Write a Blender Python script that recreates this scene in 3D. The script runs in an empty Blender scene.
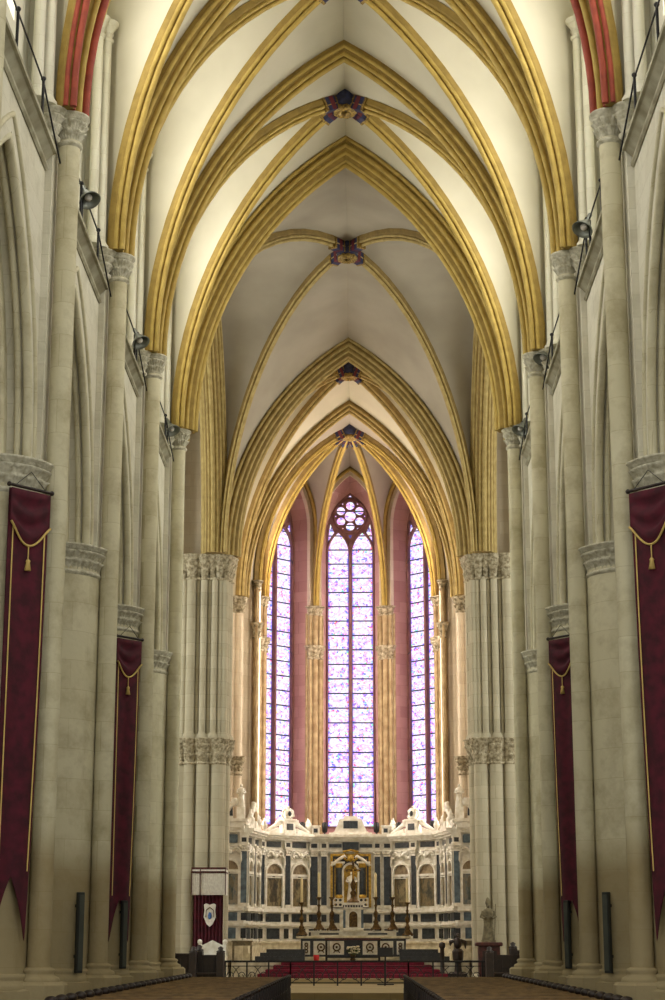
import bpy, math, random
from math import sin, cos, pi, sqrt, radians, atan2
from mathutils import Vector, Matrix
from mathutils.geometry import tessellate_polygon
random.seed(7)
C = bpy.context.scene.collection
sc = bpy.context.scene

# ------------------------------------------------------------------ camera, world, exposure
cam = bpy.data.cameras.new('camera'); camo = bpy.data.objects.new('camera', cam); C.objects.link(camo)
cam.sensor_fit = 'VERTICAL'; cam.sensor_height = 36; cam.lens = 64.8
cam.clip_end = 400
camo.location = (0.3, 0, 1.6)
camo.rotation_euler = (radians(90 + 13.89), 0, radians(0.78))
sc.camera = camo
sc.view_settings.view_transform = 'Standard'; sc.view_settings.look = 'None'
sc.view_settings.gamma = 1; sc.view_settings.use_curve_mapping = False
sc.view_settings.exposure = 0.0
w = bpy.data.worlds.new('world'); sc.world = w; w.use_nodes = True
w.node_tree.nodes['Background'].inputs[0].default_value = (0.95, 0.935, 0.87, 1)
w.node_tree.nodes['Background'].inputs[1].default_value = 1.4
sc.cycles.max_bounces = 6; sc.cycles.diffuse_bounces = 4; sc.cycles.use_denoising = True
sc.cycles.sample_clamp_indirect = 6
E_CLER = 9.0      # clerestory daylight
E_APSE = 6.0      # coloured apse lancets
E_SIDE = 19.0     # hidden flank windows of the apse and choir
E_AISLE = 0.5
E_TRAN = 6.5

# ------------------------------------------------------------------ materials
def lin(c):
    return tuple(((x/255)/12.92 if x/255 <= 0.04045 else ((x/255+0.055)/1.055)**2.4) for x in c)
def mat(name, c, rough=0.7, metal=0.0, noise=0.12, scale=3.0, c2=None, bump=0.0, bscale=30):
    m = bpy.data.materials.new(name); m.use_nodes = True
    nt = m.node_tree; b = nt.nodes['Principled BSDF']
    b.inputs['Roughness'].default_value = rough; b.inputs['Metallic'].default_value = metal
    c = lin(c); c2 = lin(c2) if c2 else tuple(x*(1-2*noise) for x in c)
    n = nt.nodes.new('ShaderNodeTexNoise'); n.inputs['Scale'].default_value = scale; n.inputs['Detail'].default_value = 4
    g = nt.nodes.new('ShaderNodeNewGeometry'); nt.links.new(g.outputs['Position'], n.inputs['Vector'])
    r = nt.nodes.new('ShaderNodeMapRange'); r.inputs[1].default_value = .35; r.inputs[2].default_value = .65
    nt.links.new(n.outputs[0], r.inputs[0])
    mx = nt.nodes.new('ShaderNodeMix'); mx.data_type = 'RGBA'
    mx.inputs[6].default_value = (*c, 1); mx.inputs[7].default_value = (*c2, 1)
    nt.links.new(r.outputs[0], mx.inputs[0]); nt.links.new(mx.outputs[2], b.inputs['Base Color'])
    if bump:
        n2 = nt.nodes.new('ShaderNodeTexNoise'); n2.inputs['Scale'].default_value = bscale; nt.links.new(g.outputs['Position'], n2.inputs['Vector'])
        bp = nt.nodes.new('ShaderNodeBump'); bp.inputs['Strength'].default_value = bump; bp.inputs['Distance'].default_value = .03
        nt.links.new(n2.outputs[0], bp.inputs['Height']); nt.links.new(bp.outputs[0], b.inputs['Normal'])
    return m
def stone(name, c, c2, cjoint, stain=0.0, cs=(90,82,58), course=0.48, low=None):
    """ashlar: courses with per-block tone, thin joints, blotches; low = (height, colour) of the dirty band near the floor"""
    m = bpy.data.materials.new(name); m.use_nodes = True
    nt = m.node_tree; N = nt.nodes; L = nt.links; b = N['Principled BSDF']; b.inputs['Roughness'].default_value = .85
    g = N.new('ShaderNodeNewGeometry'); s = N.new('ShaderNodeSeparateXYZ'); L.new(g.outputs['Position'], s.inputs[0])
    a = N.new('ShaderNodeMath'); a.operation = 'ADD'; L.new(s.outputs[0], a.inputs[0]); L.new(s.outputs[1], a.inputs[1])
    cb = N.new('ShaderNodeCombineXYZ'); L.new(a.outputs[0], cb.inputs[0]); L.new(s.outputs[2], cb.inputs[1])
    br = N.new('ShaderNodeTexBrick'); L.new(cb.outputs[0], br.inputs['Vector'])
    br.inputs['Scale'].default_value = 1; br.inputs['Brick Width'].default_value = course*1.9; br.inputs['Row Height'].default_value = course
    br.inputs['Mortar Size'].default_value = .005; br.inputs['Mortar Smooth'].default_value = .6
    br.inputs['Color1'].default_value = (*lin(c), 1); br.inputs['Color2'].default_value = (*lin(c2), 1); br.inputs['Mortar'].default_value = (*lin(cjoint), 1)
    n = N.new('ShaderNodeTexNoise'); n.inputs['Scale'].default_value = 1.3; n.inputs['Detail'].default_value = 7; n.inputs['Roughness'].default_value = .65
    L.new(g.outputs['Position'], n.inputs['Vector'])
    r = N.new('ShaderNodeMapRange'); r.inputs[1].default_value = .47; r.inputs[2].default_value = .72; r.inputs[4].default_value = max(stain, .12); L.new(n.outputs[0], r.inputs[0])
    mx = N.new('ShaderNodeMix'); mx.data_type = 'RGBA'; L.new(r.outputs[0], mx.inputs[0]); L.new(br.outputs[0], mx.inputs[6]); mx.inputs[7].default_value = (*lin(cs), 1)
    out = mx.outputs[2]
    if low:
        zn = N.new('ShaderNodeMath'); zn.operation = 'MULTIPLY_ADD'; L.new(n.outputs[0], zn.inputs[0]); zn.inputs[1].default_value = 1.2; L.new(s.outputs[2], zn.inputs[2])
        zr = N.new('ShaderNodeMapRange'); L.new(zn.outputs[0], zr.inputs[0]); zr.inputs[1].default_value = low[0]+.7; zr.inputs[2].default_value = low[0]; zr.inputs[4].default_value = low[2]
        m2 = N.new('ShaderNodeMix'); m2.data_type = 'RGBA'; L.new(zr.outputs[0], m2.inputs[0]); L.new(out, m2.inputs[6]); m2.inputs[7].default_value = (*lin(low[1]), 1)
        out = m2.outputs[2]
    L.new(out, b.inputs['Base Color'])
    n2 = N.new('ShaderNodeTexNoise'); n2.inputs['Scale'].default_value = 9; n2.inputs['Detail'].default_value = 5; L.new(g.outputs['Position'], n2.inputs['Vector'])
    bp = N.new('ShaderNodeBump'); bp.inputs['Strength'].default_value = .35; bp.inputs['Distance'].default_value = .03
    L.new(n2.outputs[0], bp.inputs['Height']); L.new(bp.outputs[0], b.inputs['Normal'])
    return m
M = {}
M['pier'] = stone('pier_stone', (207,201,172), (198,191,160), (176,167,134), .55, (134,120,80), .62, (3.6, (132,112,68), .75))
M['wall'] = stone('wall_stone', (214,210,192), (205,200,180), (182,176,154), .4, (146,142,114), .42, (3.4, (150,134,96), .45))
M['upper'] = stone('upper_stone', (222,220,202), (216,213,194), (204,200,178), .12, (184,180,150), .5)
M['choir'] = stone('choir_stone', (184,176,154), (172,164,142), (134,128,106), .25, (130,116,90), .5)
M['apse'] = stone('apse_stone', (216,204,184), (204,190,168), (182,166,144), .25, (176,152,128), .5)
M['ochreS'] = mat('ochre_stone', (180,160,124), .8, c2=(146,124,90), scale=3)
M['pink'] = stone('pink_lit_reveal_stone', (186,146,142), (168,124,124), (140,100,102), .3, (146,106,106), .5)  # pink light from the stained glass, put into the colour of the reveals
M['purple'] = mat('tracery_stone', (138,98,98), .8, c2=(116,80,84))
M['carve'] = mat('carved_stone', (206,202,182), .85, c2=(168,163,140), scale=9, bump=.8, bscale=14)
M['carve2'] = mat('carved_choir_stone', (190,180,156), .85, c2=(124,112,86), scale=9, bump=1.0, bscale=14)
M['cornice'] = mat('cornice_stone', (176,172,150), .85, c2=(136,130,106), scale=2)
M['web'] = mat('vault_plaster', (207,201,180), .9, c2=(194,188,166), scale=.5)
M['web2'] = mat('shaded_vault_plaster', (176,167,152), .9, c2=(162,153,138), scale=.5)  # nave plaster made greyer: the dimness of the crossing is in the colour
M['ochre'] = mat('ochre_paint', (184,158,80), .7, c2=(166,140,66), scale=4)
M['ochre2'] = mat('dark_ochre', (156,130,62), .75, c2=(136,112,50), scale=4)  # darker ochre for the rib cores behind the rolls
M['ochreB'] = mat('choir_ochre_paint', (184,162,104), .7, c2=(160,138,82), scale=4)
M['ochreB2'] = mat('choir_dark_ochre', (144,120,66), .75, c2=(124,102,54), scale=4)
M['red'] = mat('red_paint', (156,66,44), .7, c2=(132,52,34), scale=4)
M['goldp'] = mat('gold', (214,170,72), .35, .7, c2=(160,118,40), scale=12)
M['gild'] = mat('dull_gilding', (176,146,74), .55, .2, c2=(96,74,34), scale=16)
M['blue'] = mat('blue_paint', (44,50,92), .6, c2=(26,30,60), scale=8)
M['crim'] = mat('boss_red_paint', (110,36,44), .6)
M['soot'] = mat('grey_foliage_paint', (118,112,104), .9, c2=(92,88,84))
M['velvet'] = mat('burgundy_velvet', (84,10,34), .85, c2=(58,5,22), scale=5)
M['cord'] = mat('gold_cord', (220,190,110), .6)
M['iron'] = mat('black_iron', (28,28,30), .5, .4)
M['wood'] = mat('dark_wood', (44,30,24), .5, c2=(28,18,15), scale=8)
M['rush'] = mat('pew_wood', (128,100,58), .5, c2=(92,70,38), scale=5)
M['floor'] = stone('floor_stone', (150,132,92), (136,118,80), (100,86,58), .3, (120,98,66), .6)
M['carpet'] = mat('crimson_carpet', (124,18,48), .9, c2=(88,10,32), scale=10)
M['marble'] = mat('white_marble', (240,240,234), .35, c2=(214,210,196), scale=5)
M['marble2'] = mat('aged_marble', (224,218,196), .4, c2=(178,168,138), scale=4)
M['slate'] = mat('dark_marble', (58,66,72), .3, c2=(30,36,44), scale=8)
M['slateb'] = mat('blue_marble', (96,116,130), .35, c2=(60,74,88), scale=5)
M['black'] = mat('black_marble', (24,26,28), .3, c2=(40,42,44), scale=8)
M['bronze'] = mat('bronze', (104,80,40), .4, .6, c2=(60,44,22), scale=14)
M['goldm'] = mat('gilt_niche', (206,170,70), .45, .3, c2=(150,118,40), scale=10)
M['wax'] = mat('candle_wax', (226,214,170), .6)
M['cloth'] = mat('white_cloth', (232,228,220), .9, c2=(214,208,202), scale=12)
M['metal'] = mat('grey_lamp_metal', (128,132,124), .4, .5)
M['spk'] = mat('speaker_grey', (42,46,44), .5, .2)
M['spk2'] = mat('speaker_grille', (74,78,70), .6, .2)
M['rwood'] = mat('reddish_wood', (84,36,30), .5, c2=(54,22,20), scale=8)
M['stat'] = mat('grey_statue_stone', (128,118,92), .8, c2=(92,84,64), scale=10)
M['flower'] = mat('white_petals', (236,230,206), .8)
M['leaf'] = mat('green_leaves', (70,86,46), .8)
M['redw'] = mat('red_glass_cup', (200,24,30), .4)
M['crest_blue'] = mat('crest_blue', (60,100,160), .5)
def paint_mat(name, cols, seed, scale=2.2):
    m = bpy.data.materials.new(name); m.use_nodes = True
    nt = m.node_tree; N = nt.nodes; L = nt.links; b = N['Principled BSDF']; b.inputs['Roughness'].default_value = .5
    g = N.new('ShaderNodeNewGeometry'); mp = N.new('ShaderNodeMapping'); mp.inputs['Location'].default_value = (seed*3.1, seed*1.7, seed)
    mp.inputs['Scale'].default_value = (1.6, 1.0, .75); L.new(g.outputs['Position'], mp.inputs[0])
    n = N.new('ShaderNodeTexNoise'); n.inputs['Scale'].default_value = scale; n.inputs['Detail'].default_value = 5; n.inputs['Roughness'].default_value = .7
    L.new(mp.outputs[0], n.inputs['Vector'])
    r = N.new('ShaderNodeValToRGB'); e = r.color_ramp.elements
    e[0].position = .3; e[0].color = (*lin(cols[0]), 1); e[1].position = .7; e[1].color = (*lin(cols[-1]), 1)
    for i, c in enumerate(cols[1:-1]):
        k = e.new(.3 + .4*(i+1)/(len(cols)-1)); k.color = (*lin(c), 1)
    L.new(n.outputs[0], r.inputs[0]); L.new(r.outputs[0], b.inputs['Base Color'])
    return m
PM = [paint_mat('painted_panel_%d' % i, c, i) for i, c in enumerate([
    [(30,32,26),(70,64,46),(140,128,96),(60,54,40)], [(26,28,24),(72,62,42),(122,108,74),(50,46,34)],
    [(34,40,38),(70,70,54),(128,112,80),(60,60,50)], [(70,84,92),(104,116,120),(150,140,122),(84,98,104)],
    [(44,56,60),(80,92,88),(120,112,92),(52,60,60)], [(78,66,50),(150,134,106),(112,96,74),(70,54,40)]])]
def emit(name, c, s):
    m = bpy.data.materials.new(name); m.use_nodes = True; nt = m.node_tree; nt.nodes.clear()
    o = nt.nodes.new('ShaderNodeOutputMaterial'); e = nt.nodes.new('ShaderNodeEmission'); e.inputs[0].default_value = (*lin(c), 1); e.inputs[1].default_value = s
    nt.links.new(e.outputs[0], o.inputs[0]); return m
M['sky'] = emit('daylit_plain_glass', (246,243,236), E_CLER)
M['skyw'] = emit('daylit_warm_glass', (255,240,220), E_SIDE)
M['skya'] = emit('daylit_aisle_glass', (226,226,204), E_AISLE)
M['skyc'] = emit('daylit_choir_glass', (255,238,214), 5.0)
M['skyt'] = emit('daylit_transept_glass', (235,235,225), E_TRAN)

def glass_mat(seed):
    """stained glass: UV.x across one lancet (0..1), UV.y counts panels upward"""
    m = bpy.data.materials.new('stained_glass_%d' % seed); m.use_nodes = True; nt = m.node_tree; N = nt.nodes; L = nt.links; N.clear()
    o = N.new('ShaderNodeOutputMaterial'); em = N.new('ShaderNodeEmission'); L.new(em.outputs[0], o.inputs[0])
    uv = N.new('ShaderNodeUVMap'); uv.uv_map = 'UVMap'; s = N.new('ShaderNodeSeparateXYZ'); L.new(uv.outputs[0], s.inputs[0])
    def mth(op, a, b=None, c=None):
        n = N.new('ShaderNodeMath'); n.operation = op
        for i, x in enumerate((a, b, c)):
            if x is None: continue
            if isinstance(x, (int, float)): n.inputs[i].default_value = x
            else: L.new(x, n.inputs[i])
        return n.outputs[0]
    def mix(f, a, b):
        n = N.new('ShaderNodeMix'); n.data_type = 'RGBA'
        for i, x in ((0, f), (6, a), (7, b)):
            if isinstance(x, tuple): n.inputs[i].default_value = (*x, 1)
            elif isinstance(x, (int, float)): n.inputs[i].default_value = x
            else: L.new(x, n.inputs[i])
        return n.outputs[2]
    u, v = s.outputs[0], s.outputs[1]
    gp = N.new('ShaderNodeNewGeometry'); gs = N.new('ShaderNodeSeparateXYZ'); L.new(gp.outputs['Position'], gs.inputs[0])
    g_side = mth('GREATER_THAN', mth('ADD', gs.outputs[0], {2: 2.9+.67, 3: 0, 4: -2.9-.67}[seed]), 0)
    fv = mth('FRACT', v); row = mth('FLOOR', v)
    cb = N.new('ShaderNodeCombineXYZ'); L.new(mth('MULTIPLY', u, 9.0), cb.inputs[0]); L.new(mth('MULTIPLY', v, 7.0), cb.inputs[1]); L.new(mth('MULTIPLY_ADD', g_side, 5.0, float(seed)), cb.inputs[2])
    vo = N.new('ShaderNodeTexVoronoi'); vo.inputs['Scale'].default_value = 1.5; L.new(cb.outputs[0], vo.inputs['Vector'])
    sh = N.new('ShaderNodeSeparateColor'); sh.mode = 'HSV'; L.new(vo.outputs['Color'], sh.inputs[0])
    hs = N.new('ShaderNodeCombineColor'); hs.mode = 'HSV'
    # hue favours violet and blue, some red and green
    h = N.new('ShaderNodeValToRGB'); h.color_ramp.interpolation = 'CONSTANT'; e = h.color_ramp.elements
    e[0].position = 0; e[0].color = (.28,.12,1,1); e[1].position = .3; e[1].color = (.75,.35,1,1)
    for p, c in ((.52,(.05,.15,.9,1)), (.66,(1,.08,.12,1)), (.76,(.15,.8,.35,1)), (.82,(1,.75,.2,1)), (.86,(.9,.5,.8,1))):
        k = e.new(p); k.color = c
    L.new(sh.outputs[0], h.inputs[0])
    # scene panels (2 of 4 rows) have bigger patches of strong colour
    n = N.new('ShaderNodeTexNoise'); n.inputs['Scale'].default_value = .55; n.inputs['Detail'].default_value = 1; L.new(cb.outputs[0], n.inputs['Vector'])
    sat = mth('MULTIPLY', mth('GREATER_THAN', vo.outputs['Distance'], .28), .55)
    patch = mth('MULTIPLY', mth('GREATER_THAN', n.outputs[0], .58), .55)
    # arcs
    du = mth('SUBTRACT', u, .5); dv = mth('SUBTRACT', mth('FRACT', mth('MULTIPLY', v, .5)), .5)
    rr = mth('SQRT', mth('ADD', mth('MULTIPLY', du, du), mth('MULTIPLY', mth('MULTIPLY', dv, dv), 2.0)))
    arc = mth('LESS_THAN', mth('ABSOLUTE', mth('SUBTRACT', rr, .38)), .035)
    edge = mth('GREATER_THAN', mth('ABSOLUTE', du), .40)
    f = mth('MINIMUM', mth('ADD', mth('MULTIPLY', mth('GREATER_THAN', sh.outputs[2], .55), mth('MULTIPLY_ADD', sh.outputs[1], .35, .18)), mth('ADD', mth('MULTIPLY', patch, .9), mth('MULTIPLY', edge, .35))), .95)
    col = mix(f, (1.0, .97, 1.0), h.outputs[0])
    col = mix(mth('MULTIPLY', arc, .4), col, (.6,.3,.85))
    bar = mth('GREATER_THAN', mth('ABSOLUTE', mth('SUBTRACT', fv, .5)), .455)
    col = mix(bar, col, (.03,.03,.05))
    ed = mth('GREATER_THAN', mth('ABSOLUTE', du), .475)
    col = mix(ed, col, (.06,.06,.25))
    L.new(col, em.inputs[0]); em.inputs[1].default_value = 1.4
    return m

# ------------------------------------------------------------------ mesh builder
class MB:
    def __init__(s, T=None): s.v = []; s.f = []; s.m = []; s.s = []; s.uv = {}; s.T = T or Matrix(); s.mi = 0
    def add(s, pts, faces, smooth=False, mi=None):
        k = len(s.v); s.v += [s.T @ Vector(p) for p in pts]
        for f in faces: s.f.append([k+i for i in f]); s.m.append(s.mi if mi is None else mi); s.s.append(smooth)
    def box(s, x0, x1, y0, y1, z0, z1, mi=None, bev=0):
        if bev:
            b = bev
            lv = [(z0, b), (z0+b, 0), (z1-b, 0), (z1, b)]; P = []
            for z, q in lv:
                P += [(x0+q, y0+b, z), (x0+b, y0+q, z), (x1-b, y0+q, z), (x1-q, y0+b, z), (x1-q, y1-b, z), (x1-b, y1-q, z), (x0+b, y1-q, z), (x0+q, y1-b, z)]
            F = [list(range(7, -1, -1)), list(range(24, 32))]
            for l in range(3):
                for i in range(8): j = (i+1) % 8; F.append((l*8+i, l*8+j, l*8+8+j, l*8+8+i))
            return s.add(P, F, False, mi)
        P = [(x, y, z) for z in (z0, z1) for y in (y0, y1) for x in (x0, x1)]
        s.add(P, [(0,2,3,1), (4,5,7,6), (0,1,5,4), (2,6,7,3), (0,4,6,2), (1,3,7,5)], False, mi)
    def grid(s, rows, smooth=True, close=False, mi=None):
        n = len(rows[0]); P = [p for r in rows for p in r]; F = []
        for i in range(len(rows)-1):
            for j in range(n if close else n-1):
                k = (j+1) % n; F.append((i*n+j, i*n+k, (i+1)*n+k, (i+1)*n+j))
        s.add(P, F, smooth, mi)
    def lathe(s, prof, c=(0,0,0), n=20, mod=None, mi=None, smooth=True, a0=0, sx=1, sy=1):
        rows = []
        for i, (r, z) in enumerate(prof):
            rows.append([(c[0]+sx*(r+(mod(a0+2*pi*j/n, i, z) if mod else 0))*cos(a0+2*pi*j/n), c[1]+sy*(r+(mod(a0+2*pi*j/n, i, z) if mod else 0))*sin(a0+2*pi*j/n), c[2]+z) for j in range(n)])
        s.grid(rows, smooth, True, mi)
        s.add(rows[-1], [tuple(range(n))], False, mi); s.add(rows[0], [tuple(range(n-1, -1, -1))], False, mi)
    def cyl(s, c, r, z0, z1, n=20, mi=None): s.lathe([(r, z0), (r, z1)], (c[0], c[1], 0), n, None, mi)
    def tube(s, path, r, n=8, mi=None, up=None):
        P = [Vector(p) for p in path]; rows = []
        for i, p in enumerate(P):
            t = (P[min(i+1, len(P)-1)] - P[max(i-1, 0)]).normalized()
            a = Vector(up) if up else (Vector((0,0,1)) if abs(t.z) < .9 else Vector((1,0,0)))
            x = t.cross(a).normalized(); y = x.cross(t)
            q = r[i] if isinstance(r, (list, tuple)) else r
            rows.append([p + x*q*cos(2*pi*j/n) + y*q*sin(2*pi*j/n) for j in range(n)])
        s.grid(rows, True, True, mi)
        s.add(rows[0], [tuple(range(n))], False, mi); s.add(rows[-1], [tuple(range(n-1, -1, -1))], False, mi)
    def ball(s, c, r, n=10, mi=None, sc_=(1,1,1)):
        rows = [[(c[0]+sc_[0]*r*sin(pi*i/n)*cos(2*pi*j/n), c[1]+sc_[1]*r*sin(pi*i/n)*sin(2*pi*j/n), c[2]-sc_[2]*r*cos(pi*i/n)) for j in range(n)] for i in range(n+1)]
        s.grid(rows, True, True, mi)
    def plate(s, outer, holes, F, d, mi=None):
        """F(u, v, w) maps; a flat plate with holes, from w=0 to w=d"""
        loops = [outer] + list(holes)
        tri = tessellate_polygon([[Vector((a, b, 0)) for a, b in l] for l in loops])
        flat = [q for l in loops for q in l]
        s.add([F(a, b, 0) for a, b in flat], tri, False, mi)
        s.add([F(a, b, d) for a, b in flat], tri, False, mi)
        for l in loops:
            n = len(l); s.add([F(a, b, 0) for a, b in l] + [F(a, b, d) for a, b in l], [(i, (i+1) % n, n+(i+1) % n, n+i) for i in range(n)], False, mi)
    def sweep(s, path, side, sec, mi=None, smooth=True, inward=None):
        """sec: closed list of (s, r); s along side, r inward"""
        P = [Vector(p) for p in path]; S = Vector(side).normalized(); n = len(P); N = []
        segs = []
        for i in range(n-1):
            t = (P[i+1]-P[i]).normalized(); q = S.cross(t).normalized()
            segs.append(q)
        if inward is not None and segs[0].dot(Vector(inward)) < 0: segs = [-q for q in segs]
        for i in range(n):
            a = segs[max(i-1, 0)]; b = segs[min(i, n-2)]; m_ = (a+b).normalized(); N.append(m_/max(m_.dot(a), .5))
        rows = [[P[i] + S*a + N[i]*b for a, b in sec] for i in range(n)]
        s.grid(rows, smooth, True, mi)
        for r_ in (rows[0], rows[-1]): s.add(r_, [tuple(range(len(r_)))], False, mi)
    def build(s, name, mats, parent=None, uv=None):
        me = bpy.data.meshes.new(name); me.from_pydata([tuple(p) for p in s.v], [], s.f)
        for m in (mats if isinstance(mats, (list, tuple)) else [mats]): me.materials.append(M[m] if isinstance(m, str) else m)
        me.polygons.foreach_set('material_index', s.m); me.polygons.foreach_set('use_smooth', s.s)
        if uv:
            l = me.uv_layers.new(name='UVMap')
            for lp in me.loops: l.data[lp.index].uv = uv(me.vertices[lp.vertex_index].co)
        me.update()
        o = bpy.data.objects.new(name, me); C.objects.link(o)
        if parent: o.parent = parent
        return o
def tag(o, label=None, cat=None, group=None, kind=None):
    if label: o['label'] = label
    if cat: o['category'] = cat
    if group: o['group'] = group
    if kind: o['kind'] = kind
    return o
def empty(name, loc, label, cat, group=None, rz=0):
    o = bpy.data.objects.new(name, None); C.objects.link(o); o.location = loc; o.rotation_euler = (0,0,rz); o.empty_display_size = .2
    return tag(o, label, cat, group)
def dup(root, loc, label, rz=0, group=None):
    r = root.copy(); C.objects.link(r); r.location = loc; r.rotation_euler = (0,0,rz); r['label'] = label
    if group: r['group'] = group
    for ch in list(root.children):
        c = ch.copy(); C.objects.link(c); c.parent = r
        for g in ch.children: d = g.copy(); C.objects.link(d); d.parent = c
    return r
def st(o): o['kind'] = 'structure'; return o

def circ(r, n=8, cs=0, cr=0): return [(cs+r*cos(2*pi*i/n), cr+r*sin(2*pi*i/n)) for i in range(n)]
def arc_half(a, h, n=14):
    """pointed arch half: (x from -a to 0, z from 0 to h), vertical tangent at the foot"""
    R = (a*a+h*h)/(2*a); th = math.asin(min(h/R, 1)) if h <= R else pi/2
    if R < a: th = pi - math.asin(h/R)
    return [(-a+R-R*cos(th*i/n), R*sin(th*i/n)) for i in range(n+1)]
def arch_poly(c, hw, z0, zs, zt, n=12):
    h = arc_half(hw, zt-zs, n)
    L = [(c+x, zs+z) for x, z in h]; R = [(c-x, zs+z) for x, z in reversed(h[:-1])]
    return [(c-hw, z0)] + L + R + [(c+hw, z0)]
def round_poly(c, hw, z0, zs, n=12):
    return [(c-hw, z0)] + [(c-hw*cos(pi*i/n), zs+hw*sin(pi*i/n)) for i in range(n+1)] + [(c+hw, z0)]

# ------------------------------------------------------------------ floor, outer shell
BAY = 7.1; PY = [24.1, 31.2, 38.3, 45.4, 52.5]
f = MB(); f.box(-17, 17, -4, 56.5, -.3, 0); f.box(-17, 17, 56.3, 69.8, -.3, .2); f.box(-6, 6, 69.6, 88, -.3, .25)
st(f.build('floor', 'floor'))
for sx, nm in ((-1, 'left'), (1, 'right')):
    def F(u, v, w_, sx=sx): return (sx*(12.5+w_), u, v)
    b = MB()
    holes = [arch_poly(y+BAY/2, 1.5, 3, 8, 11) for y in PY[:-1]]
    b.plate([(20, 0), (54, 0), (54, 15.6), (20, 15.6)], holes, F, .6)
    b.box(sx*12.4, sx*7, 20, 53.5, 15.4, 15.7)
    st(b.build('wall_aisle_' + nm, 'wall'))
    for y in PY[:-1]:
        g = MB(); g.plate(arch_poly(y+BAY/2, 1.5, 3, 8, 11), [], lambda u, v, w_: (sx*(12.9+w_), u, v), .05)
        wo = g.build('window_%d' % (20 + PY.index(y) + (10 if sx > 0 else 0)), 'skya'); st(wo)
    b = MB()   # transept
    b.box(sx*17, sx*17.4, 53, 69.5, 0, 27); b.box(sx*7, sx*17, 53.4, 53.9, 0, 27); b.box(sx*6.7, sx*17, 69.4, 69.9, 0, 27)
    st(b.build('wall_transept_' + nm, 'wall'))
    g = MB(); g.plate(arch_poly(61, 4, 6, 18, 24), [], lambda u, v, w_: (sx*(16.9-w_), u, v), .05)
    st(g.build('window_%d' % (40 if sx < 0 else 41), 'skyt'))
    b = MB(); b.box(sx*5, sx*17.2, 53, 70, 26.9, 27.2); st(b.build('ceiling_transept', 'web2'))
b = MB(); b.box(-8, 8, 16.5, 88, 27.6, 28); st(b.build('ceiling_light_block', 'wood'))  # unseen slab added above the vaults to stop world light leaking in

# ------------------------------------------------------------------ nave side walls
for sx, nm in ((-1, 'left'), (1, 'right')):
    b = MB()
    def F(u, v, w_, sx=sx): return (sx*(5.44+w_), u, v)
    arcs = [arch_poly(y+BAY/2, 2.92, 9.85, 9.9, 14.8, 16) for y in PY[:-1]]
    # arcade wall: the openings break its lower edge
    outer = [(20, 9.85)]
    for y, a in zip(PY[:-1], arcs): outer += a
    outer += [(53.2, 9.85), (53.2, 15.7), (20, 15.7)]
    b.plate(outer, [], F, 1.28)
    wl = st(b.build('wall_' + nm, 'wall'))
    # clerestory
    b = MB()
    ch = [arch_poly(y+BAY/2, 1.75, 17.8, 21.2, 25.0) for y in PY[:-1]]
    b.plate([(20, 15.7), (53.2, 15.7), (53.2, 27.7), (20, 27.7)], ch, lambda u, v, w_: (sx*(5.85+w_), u, v), 1.2)
    st(b.build('wall_clerestory_' + nm, 'upper'))
    for k, y in enumerate(PY[:-1]):
        yc = y+BAY/2
        wd = MB(); wd.plate(arch_poly(yc, 1.75, 17.8, 21.2, 25.0), [], lambda u, v, w_: (sx*(6.8+w_), u, v), .05)
        g = st(wd.build('window_%d' % (k+1 + (4 if sx > 0 else 0)), 'sky'))
        tr = MB()
        for q in (-1, 1):
            tr.sweep([(sx*6.7, yc+q*1.65, 17.8), (sx*6.7, yc+q*1.65, 21.2)], (1,0,0), circ(.1), inward=(0,-q,0))
        tr.tube([(sx*6.7, yc, 17.8), (sx*6.7, yc, 22.6)], .1)
        tr.tube([(sx*6.7, yc+.8*cos(a), 23.2+.8*sin(a)) for a in [2*pi*i/16 for i in range(17)]], .08, up=(1,0,0))
        tr.build('window_tracery', 'upper', g)
        # ledge + roll below it
        c = MB()
        prof = [(5.9, 16.05), (5.62, 16.05), (5.56, 15.9), (5.5, 15.86), (5.44, 15.92), (5.44, 16.0), (5.52, 16.06), (5.5, 16.16), (5.32, 16.34), (5.24, 16.36), (5.24, 16.48), (5.34, 16.54), (5.9, 16.54)]
        y0, y1 = y+.42, y+BAY-.42
        rows = [[(sx*(5.5-(5.62-px)*.7 if px < 5.62 else px), yy, 15.96-(16.54-pz)*.68) for px, pz in prof] for yy in (y0, y1)]
        c.grid(rows, False, True); c.add(rows[0], [tuple(range(13))]); c.add(rows[1], [tuple(range(12, -1, -1))])
        t = c.build('trim_%d' % (k+1 + (4 if sx > 0 else 0)), 'cornice'); st(t)
        # arch mouldings
        mo = MB(); side = (1, 0, 0)
        path = [(u, v) for u, v in arch_poly(yc, 2.92, 9.85, 9.9, 14.8, 16)]
        for off, xx, r in ((.0, 5.51, .08), (.0, 5.68, .06), (.0, 6.62, .08)):
            mo.sweep([(sx*xx, u, v) for u, v in path], side, circ(r, 8, 0, .05), inward=(0, 1, 0))
        mo.sweep([(sx*6.15, u, v) for u, v in path], side, [(-.27, 0), (.27, 0), (.27, .3), (-.27, .3)], smooth=False, inward=(0, 1, 0))
        for q_ in (-.2, .2): mo.sweep([(sx*(6.15+q_), u, v) for u, v in path], side, circ(.09, 8, 0, .33), inward=(0, 1, 0))
        mo.sweep([(sx*5.43, u, v) for u, v in arch_poly(yc, 3.12, 9.85, 9.9, 15.12, 16)], side, circ(.05, 8), inward=(0, 1, 0))
        tag(mo.build('arcade_arch', 'pier'), 'moulded pointed arcade arch on the %s of the nave, %s' % (nm, ['nearest the viewer', 'second from the viewer', 'third from the viewer', 'last before the crossing'][k]), 'arch', 'pointed arcade arches of the nave')

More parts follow.
